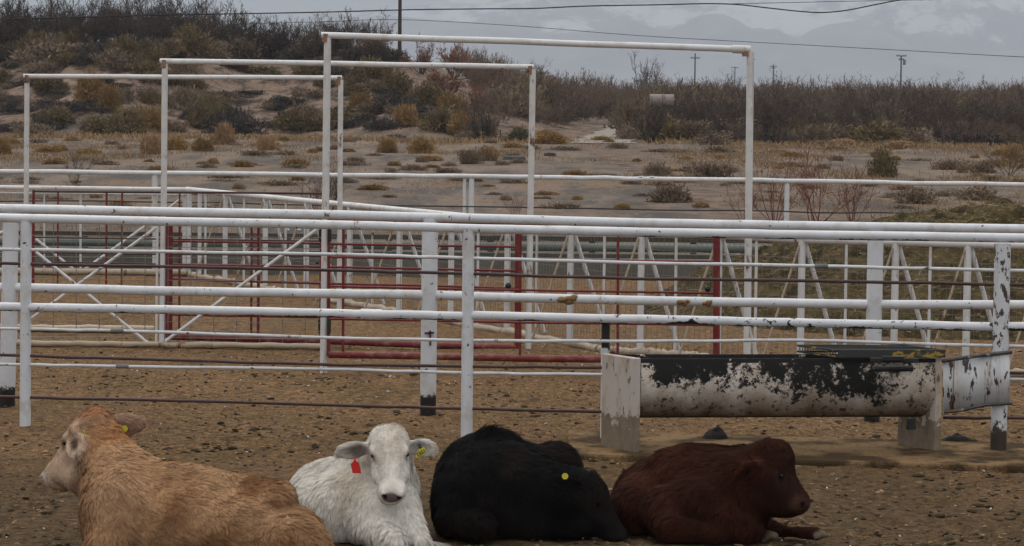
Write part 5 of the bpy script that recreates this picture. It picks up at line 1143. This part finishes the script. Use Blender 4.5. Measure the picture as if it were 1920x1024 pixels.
# --- bare trees
TL = [('dark', 10, 100, 112, 'dark bare tree at the left edge of the bank crest', 1.2), ('dark', 62, 98, 96, 'dark bare tree second from the left on the crest', 1.2), ('dark', 120, 96, 104, 'dark bare tree on the crest above the pale brush', 1.25), ('dark', 178, 96, 100, 'dark bare tree on the crest above the smallest frame', 1.25), ('dark', 232, 98, 108, 'tall dark bare tree on the crest left of the rusted corner', 1.25), ('dark', 285, 96, 84, 'dark bare tree on the crest just above the rusted corner', 1.25), ('dark', 340, 92, 76, 'dark bare tree on the crest right of the rusted corner', 1.3), ('brown', 395, 96, 76, 'open brown bare tree on the crest, branches against the sky', 1.2), ('thin', 430, 92, 60, 'thin see-through bare tree beside the rounded crest bush', 1.2), ('dark', 515, 96, 62, 'bare tree on the crest between the rounded bush and the tallest frame', 1.1), ('thin', 560, 98, 56, 'thin bare tree near the left upright of the tallest frame', 1.1), ('dark', 590, 110, 60, 'dark bare tree behind the left upright of the tallest frame', 1.3), ('dark', 650, 112, 56, 'dark bare tree inside the tallest frame by its left upright', 1.4), ('dark', 695, 118, 48, 'last dark bare tree on the crest left of the brown pole', 1.3),
('rust', 790, 140, 66, 'rusty bare tree just right of the brown utility pole', 1.15), ('rust', 850, 150, 66, 'rusty bare tree inside the tallest frame, right of the first rusty one', 1.15), ('rust', 835, 185, 60, 'rust-red shrub on the slope below the rusty trees', 1.2), ('rust', 890, 225, 70, 'rust-red shrub at the end of the brushy slope', 1.1), ('brown', 830, 250, 50, 'grey-brown bare shrub low on the brushy slope', 1.2), ('dark', 905, 265, 78, 'dark bare shrub near the right upright of the middle frame', 1.0),
('dark', 1215, 205, 100, 'lone bare tree with a crooked crown rising above the thicket', .8), ('dark', 1220, 268, 92, 'dark bare tree by the right side of the gravel track', 1.0), ('dark', 1290, 262, 84, 'dark bare tree at the thicket edge left of the far upright', 1.2),
('thin', 143, 345, 74, 'thin leafless sapling on the flat inside the smallest frame', .9), ('thin', 620, 395, 92, 'faint brown leafless shrub behind the uprights of the tallest frame', 1.2), ('red', 590, 392, 86, 'reddish leafless shrub behind the left upright of the tallest frame', 1.2),
('red', 1452, 418, 168, 'tall red-twigged bare shrub right of the far upright', 1.0), ('red', 1530, 418, 150, 'red-twigged bare shrub behind the far rail post', 1.2), ('red', 1600, 415, 130, 'red-twigged bare shrub left of the green-brown bush', 1.1), ('red', 1395, 412, 90, 'low red-twigged bare shrub behind the far upright', 1.3), ('red', 965, 405, 46, 'small reddish dead shrub behind the second upright, just above the rails', 1.2), ('thin', 1890, 330, 80, 'brown leafless shrub at the right edge of the flat', 1.2)]
for t_ in TL: tree(t_[0], t_[1], t_[2], t_[3], t_[4], t_[5])
# --- the far thicket that reads as one mass
def joined(name, items, mat, kind='stuff', label=None, cat=None):
    Vs_, tot = [], 0
    for key, x, y, k, kz, zz in items:
        V = PT[key][rot.randrange(4)][3] if key in PT else None; a = rot.random()*6.28; c_, s_ = math.cos(a), math.sin(a)
        W = np.stack([(V[:, 0]*c_-V[:, 1]*s_)*k+x, (V[:, 0]*s_+V[:, 1]*c_)*k+y, V[:, 2]*kz+zz], -1); Vs_.append(W)
    V = np.concatenate(Vs_); o = npmesh(name, V, quads(V), mat); return tag(o, label, cat, kind=kind)
def rows(key, px0, px1, step, D0, D1, h0, h1, topf=None):
    it = []; px = px0
    while px < px1:
        D = rot.uniform(D0, D1); w_ = P(px, 200, D); zt_ = PT[key][0][2]; h = rot.uniform(h0, h1); k = h/zt_; x = w_[0]
        it.append((key, x, D, k*1.25, k, float(gz(x, D))-.05)); px += step*rot.uniform(.6, 1.4)
    return it
trackx = lambda it: [q for q in it if abs(q[1]-np.interp(q[2], [122, 140, 165, 200, 232], [3.6, 4.9, 6.3, 9.2, 12.0])) > 2.2]
A_ = trackx(rows('dark', 1150, 1990, 34, 134, 142, 1.3, 2.5)+rows('dark', 1200, 1990, 30, 145, 158, 1.8, 2.8)+rows('dark', 1020, 1200, 24, 150, 175, 1.6, 2.6))
joined('dark_thicket', A_, VM['dark'], label='dark mass of bare thorn brush beyond the open field', cat='thicket')
A_ = trackx(rows('brown', 930, 1990, 22, 165, 185, 1.9, 2.9)+rows('wand', 900, 1990, 14, 190, 215, 2.2, 3.0)+rows('brown', 900, 1990, 26, 190, 215, 2.0, 3.0)+rows('brown', 900, 1100, 20, 140, 160, 1.4, 2.3)+rows('brown', 1180, 1990, 40, 132, 136, .7, 1.5))
joined('brown_thicket', A_, VM['brown'], label='brown belt of leafless brush behind the dark thicket', cat='thicket')
A_ = rows('wand', 860, 2000, 7, 240, 300, 2.5, 3.35)+rows('rust', 900, 2000, 60, 180, 230, 2.0, 3.0)
joined('far_thicket', A_, VM['brown'], label='farthest even belt of bare trees along the skyline', cat='thicket')
A_ = rows('dark', -60, 730, 30, 176, 190, 1.5, 2.5); A_ += rows('dark', -60, 480, 22, 168, 180, 2.2, 3.2)+rows('brown', 0, 700, 26, 166, 176, 1.4, 2.4); joined('crest_thicket', A_, VM['dark'], label='dense dark brush filling in behind the trees on the bank crest', cat='thicket')
# pale rounded bushes glimpsed in front of the far belt
for i, (px, py, w_, h_, lab) in enumerate(((1260, 178, 120, 66, 'pale tan bush clump in the thicket left of the far upright'), (1345, 176, 120, 66, 'pale tan bush clump in the thicket behind the far upright'), (1190, 160, 70, 60, 'pale tan bush clump under the lone crooked tree'), (1650, 190, 100, 60, 'brownish bush clump in the thicket at right'))):
    bush('ash', px, 0, w_, h_*1.2, lab, D=158-4*i)
for i in range(46):
    px = rot.uniform(1190, 1990); bush(rot.choice(['ash', 'olive', 'ash', 'grey']), px, 0, rot.uniform(60, 110), rot.uniform(18, 46), 'one of many rounded dull bushes mixed into the front of the dark thicket', 'dull bushes mixed into the thicket', 'thicket_bush', 'bush', D=rot.uniform(131, 150))
for i in range(30):
    px = rot.choice([rot.uniform(960, 1040), rot.uniform(1205, 1990), rot.uniform(1205, 1990)]); D_ = rot.uniform(155, 185); o = bush(rot.choice(['ash', 'ash', 'olive']), px, 0, rot.uniform(70, 130), rot.uniform(44, 66), 'one of many pale bush crowns showing over the dark thicket', 'pale crowns over the thicket', 'thicket_bush', 'bush', D=D_)
# --- dry grass
def grassfield(n, y0, y1, x0f, h0, h1, w_, seed, thr):
    r = np.random.default_rng(seed); y = y0+(y1-y0)*r.random(n); x = (r.random(n)*2-1)*(y*.20); m = fbm(x*.30, y*.13, s=seed, o=5)+.10*r.standard_normal(n) > thr; x, y = x[m], y[m]; n = len(x); cx_ = x+.06*r.standard_normal(n)
    A = np.stack([cx_, y, gz(cx_, y)-.01], -1); h = h0+(h1-h0)*r.random(n)**2; B = A+np.stack([.35*h*r.standard_normal(n), .35*h*r.standard_normal(n), h], -1); return rib2(A, B, np.full(n, w_), np.full(n, w_*.3), r)
V = np.concatenate([grassfield(60000, 44, 75, 0, .02, .11, .012, 401, .12), grassfield(120000, 75, 142, 0, .03, .16, .022, 402, .05)])
tag(npmesh('dry_grass', V, quads(V), VM['drygrass']), 'thin straw-coloured grass patches over the open field', 'grass', kind='stuff')
# band of tall straw grass along the field edges
r = np.random.default_rng(9); x = r.uniform(-30, 24, 9000); y = 129+1.5*np.sin(x*.3)+r.standard_normal(9000)*1.6; k = np.abs(x-np.interp(y, [122, 140], [3.6, 4.9])) > 1.8; x, y = x[k], y[k]; A = np.stack([x, y, gz(x, y)-.02], -1); h = .06+.22*r.random(len(x))**2
V = rib2(A, A+np.stack([.1*r.standard_normal(len(x)), .1*r.standard_normal(len(x)), h], -1), np.full(len(x), .05), np.full(len(x), .02)); tag(npmesh('edge_grass', V, quads(V), VM['drygrass']), 'strip of taller straw grass along the foot of the bank and thicket', 'grass', kind='stuff')
# --- two dark slabs and a white tank seen on the flat
def slab(px, py, w_, h_, label, name, mat, seed):
    p = hit(px, py); s_ = S(p[1]); W_, H_ = w_/s_/2, h_/s_; r = np.random.default_rng(seed); n = 9; top = [(math.cos(a)*W_*(1+.15*r.random()), math.sin(a)*.35) for a in np.linspace(0, 6.283, n, endpoint=False)]
    m = MB(); vv = [(p[0]+a, p[1]+b, p[2]-.05) for a, b in top]+[(p[0]+a*.85, p[1]+b*.8, p[2]+H_*(.6+.5*r.random())) for a, b in top]; m.add(vv, [tuple(range(n))[::-1], tuple(range(n, 2*n))]+[(i, (i+1) % n, n+(i+1) % n, n+i) for i in range(n)], False); return tag(m.build(name, mat, loc=p, bevel=.03), label, 'debris')
slab(964, 300, 46, 9, 'flat dark slab of debris lying on the open field behind the second upright', 'dark_slab', plain('dark_grey_debris', (.05, .05, .055), .8), 1)
slab(1031, 293, 24, 7, 'small dark block lying on the open field right of the second upright', 'dark_block', plain('dark_block_debris', (.03, .03, .032), .8), 2)
tk = P(1241, 190, 150); m = MB(); m.tube((tk[0]-.62, 150, 1.85), (tk[0]+.62, 150, 1.85), .34, 18); sk = thing('storage_tank', 'pale horizontal tank half hidden in the thicket right of the gravel track', 'tank', (tk[0], 150, 0)); m.build('tank', plain('pale_tank', (.24, .20, .19), .8, .2, 4), sk)
for q in (-.5, .5): MB().box((tk[0]+q-.06, 149.7, -.1), (tk[0]+q+.06, 150.3, 1.5)).build('leg', M['farwood'], sk)
# --- survey stakes
for px, py, h_, lab in ((938, 266, 22, 'thin dark stake at the thicket edge behind the second upright'), (1333, 277, 22, 'short stake standing at the far edge of the field left of the far upright')):
    p = hit(px, py); MB_ = MB().obox((p[0], p[1], -.05), (p[0], p[1], h_/S(p[1])), .05, .05, up=(0, 1, 0)); MB_.add([(p[0]-.09, p[1]-.03, h_/S(p[1])*.75), (p[0]+.09, p[1]-.03, h_/S(p[1])*.75), (p[0]+.09, p[1]-.03, h_/S(p[1])), (p[0]-.09, p[1]-.03, h_/S(p[1]))], [(0, 1, 2, 3)], False) if px == 1333 else None
    tag(MB_.build('stake', M['wood'], loc=(p[0], p[1], 0)), lab, 'stake')
# ------------------------------------------------------------------ poles and wires
def pole(px, ytop, D, rad, label, arms=(), name='utility_pole', mat='farwood', yb=None):
    b = P(px, 200, D); z0 = float(gz(b[0], b[1]))-.1; zt_ = float(P(px, ytop, D)[2]); T = thing(name, label, 'utility pole', (b[0], b[1], z0))
    MB().tube((b[0], b[1], z0), (b[0], b[1], zt_), rad*1.15, 10, 4, rad*.85).build('pole', M[mat], T)
    for ya, wd in arms:
        z_ = float(P(px, ya, D)[2]); MB().box((b[0]-wd, b[1]-rad-.12, z_-.09), (b[0]+wd, b[1]-rad-.003, z_+.09)).build('crossarm', M[mat], T)
        for q in (-.85, -.45, .45, .85): MB().tube((b[0]+q*wd, b[1]-rad-.06, z_+.092), (b[0]+q*wd, b[1]-rad-.06, z_+.30), .06, 8).build('insulator', M['steel'], T)
    return T
pole(748.5, -120, 172, .11, 'tall brown pole rising out of the picture behind the bank, left of the rusty trees', mat='wood')
t_ = pole(1688, 104, 560, .17, 'far utility pole with a crossarm and transformer, right part of the skyline', ((105, 1.0), (112, .55)))
b_ = P(1692, 117, 560); MB().tube((b_[0]+.35, b_[1]-.3, b_[2]-.5), (b_[0]+.35, b_[1]-.3, b_[2]+.5), .28, 12).build('transformer', M['steel'], t_)
pole(1302, 100, 600, .16, 'far utility pole with a crossarm, left of the far upright', ((109, 1.0),))
pole(1377, 125, 900, .18, 'tiny far utility pole just left of the far upright', ((127, 1.2),))
pole(1409, 110, 760, .16, 'far utility pole showing just behind the far upright', ((112, .7),))
pole(1449, 121, 850, .2, 'tiny far utility pole with a short crossarm just right of the far upright', ((125, 1.0), (128, .6)))
def aerial(label, pts, D, r, name='aerial_wire'):
    Ds = np.linspace(D[0], D[1], len(pts)); q = [P(x, y, d) for (x, y), d in zip(pts, Ds)]
    tt = np.arange(len(q)); ti = np.linspace(0, len(q)-1, (len(q)-1)*6+1); A = np.array(q); cat_ = []
    for t in ti:                              # smooth curve through the points
        i = min(int(t), len(q)-2); f_ = t-i; p0, p1, p2, p3 = A[max(i-1, 0)], A[i], A[i+1], A[min(i+2, len(q)-1)]
        cat_.append(.5*((2*p1)+(p2-p0)*f_+(2*p0-5*p1+4*p2-p3)*f_**2+(3*p1-p0-3*p2+p3)*f_**3))
    return tag(MB().path(cat_, r, 6).build(name, M['linewire'], loc=cat_[0]), label, 'wire')
aerial('thick dark cable across the top of the picture, sagging at the right', [(-500, 44), (-100, 39), (100, 34), (300, 28.5), (500, 25), (640, 22), (760, 18.5), (900, 16.8), (1000, 16), (1100, 11.5), (1240, 9), (1320, 7), (1380, 8.5), (1440, 15), (1500, 21.5), (1545, 23.5), (1590, 19), (1640, 9), (1690, 0), (1760, -5), (1900, -2), (2400, 10)], (48, 48), .0115)
aerial('thin grey wire crossing the mountains below the thick cable', [(-300, 60), (300, 49), (600, 41), (750, 37), (960, 48), (1200, 67), (1500, 84), (1700, 95), (1920, 107), (2400, 130)], (172, 120), .016)
aerial('thin wire at the very top right, meeting the thick cable', [(1360, 7.5), (1500, 4.5), (1640, 1.5), (1900, -3), (2300, -10)], (48, 60), .006)
# ------------------------------------------------------------------ world, sun, haze
w = bpy.data.worlds.new('World'); scene.world = w; w.use_nodes = True; t = w.node_tree; nd = t.nodes; nd.clear()
out = nd.new('ShaderNodeOutputWorld'); bg = nd.new('ShaderNodeBackground'); sky = nd.new('ShaderNodeTexSky'); sky.sky_type = 'NISHITA'; sky.sun_disc = False
SUN_EL, SUN_AZ = math.radians(52), math.radians(-35)   # high, behind cloud, ahead-left
sky.sun_elevation = SUN_EL; sky.sun_rotation = SUN_AZ; sky.air_density = 1.5; sky.dust_density = 3
tc = nd.new('ShaderNodeTexCoord'); sx = nd.new('ShaderNodeSeparateXYZ'); t.links.new(tc.outputs['Generated'], sx.inputs[0])
cr = nd.new('ShaderNodeValToRGB'); t.links.new(sx.outputs[2], cr.inputs[0])
e = cr.color_ramp.elements; e[0].position = 0.0; e[0].color = (3.3, 3.68, 4.25, 1); e[1].position = 1.0; e[1].color = (15.2, 14.7, 14.2, 1)
k = cr.color_ramp.elements.new(.12); k.color = (4.5, 4.75, 5.1, 1); k = cr.color_ramp.elements.new(.45); k.color = (8.9, 8.7, 8.6, 1)
nz = nd.new('ShaderNodeTexNoise'); nz.inputs['Scale'].default_value = 3; nz.inputs['Detail'].default_value = 5; mp = nd.new('ShaderNodeMapping'); mp.inputs['Scale'].default_value = (1, 1, 4)
t.links.new(tc.outputs['Generated'], mp.inputs[0]); t.links.new(mp.outputs[0], nz.inputs['Vector'])
mr = nd.new('ShaderNodeMapRange'); mr.inputs[1].default_value = .3; mr.inputs[2].default_value = .7; mr.inputs[3].default_value = .93; mr.inputs[4].default_value = 1.07; t.links.new(nz.outputs[0], mr.inputs[0])
mu = nd.new('ShaderNodeVectorMath'); mu.operation = 'SCALE'; t.links.new(cr.outputs[0], mu.inputs[0]); t.links.new(mr.outputs[0], mu.inputs['Scale'])
mx = nd.new('ShaderNodeMix'); mx.data_type = 'RGBA'; mx.inputs[0].default_value = .9; t.links.new(sky.outputs[0], mx.inputs[6]); t.links.new(mu.outputs[0], mx.inputs[7])
t.links.new(mx.outputs[2], bg.inputs[0]); bg.inputs[1].default_value = .1; t.links.new(bg.outputs[0], out.inputs[0])
sd = bpy.data.lights.new('sun', 'SUN'); sd.energy = .8; sd.angle = math.radians(22); sd.color = (1, .95, .87); so = bpy.data.objects.new('sun', sd); C.objects.link(so)
dv = Vector((math.sin(SUN_AZ)*math.cos(SUN_EL), math.cos(SUN_AZ)*math.cos(SUN_EL), math.sin(SUN_EL))); so.rotation_euler = dv.to_track_quat('Z', 'Y').to_euler(); so.location = (0, 0, 40)
hz = MB().box((-9000, -500, -120), (9000, 21000, 900)).build('haze', M['white']); hz.data.materials.clear()
hm_ = bpy.data.materials.new('haze'); hm_.use_nodes = True; tt = hm_.node_tree; tt.nodes.clear(); ho = tt.nodes.new('ShaderNodeOutputMaterial'); pv = tt.nodes.new('ShaderNodeVolumePrincipled')
pv.inputs['Color'].default_value = (.80, .885, 1.0, 1); pv.inputs['Density'].default_value = 1.95e-4; pv.inputs['Anisotropy'].default_value = 0.0; tt.links.new(pv.outputs[0], ho.inputs['Volume']); hz.data.materials.append(hm_)
tag(hz, 'thin grey blue air between the pens and the mountains', 'haze', kind='stuff')
vs = scene.view_settings; vs.view_transform = 'Standard'; vs.look = 'None'; vs.exposure = 0.30; vs.gamma = 1
cy = scene.cycles; cy.use_denoising = True; cy.max_bounces = 6; cy.diffuse_bounces = 3; cy.volume_bounces = 0; cy.transparent_max_bounces = 8; cy.volume_step_rate = 1
try: cy.denoiser = 'OPENIMAGEDENOISE'; cy.denoising_input_passes = 'RGB_ALBEDO_NORMAL'
except Exception: pass
cy.sample_clamp_indirect = 5
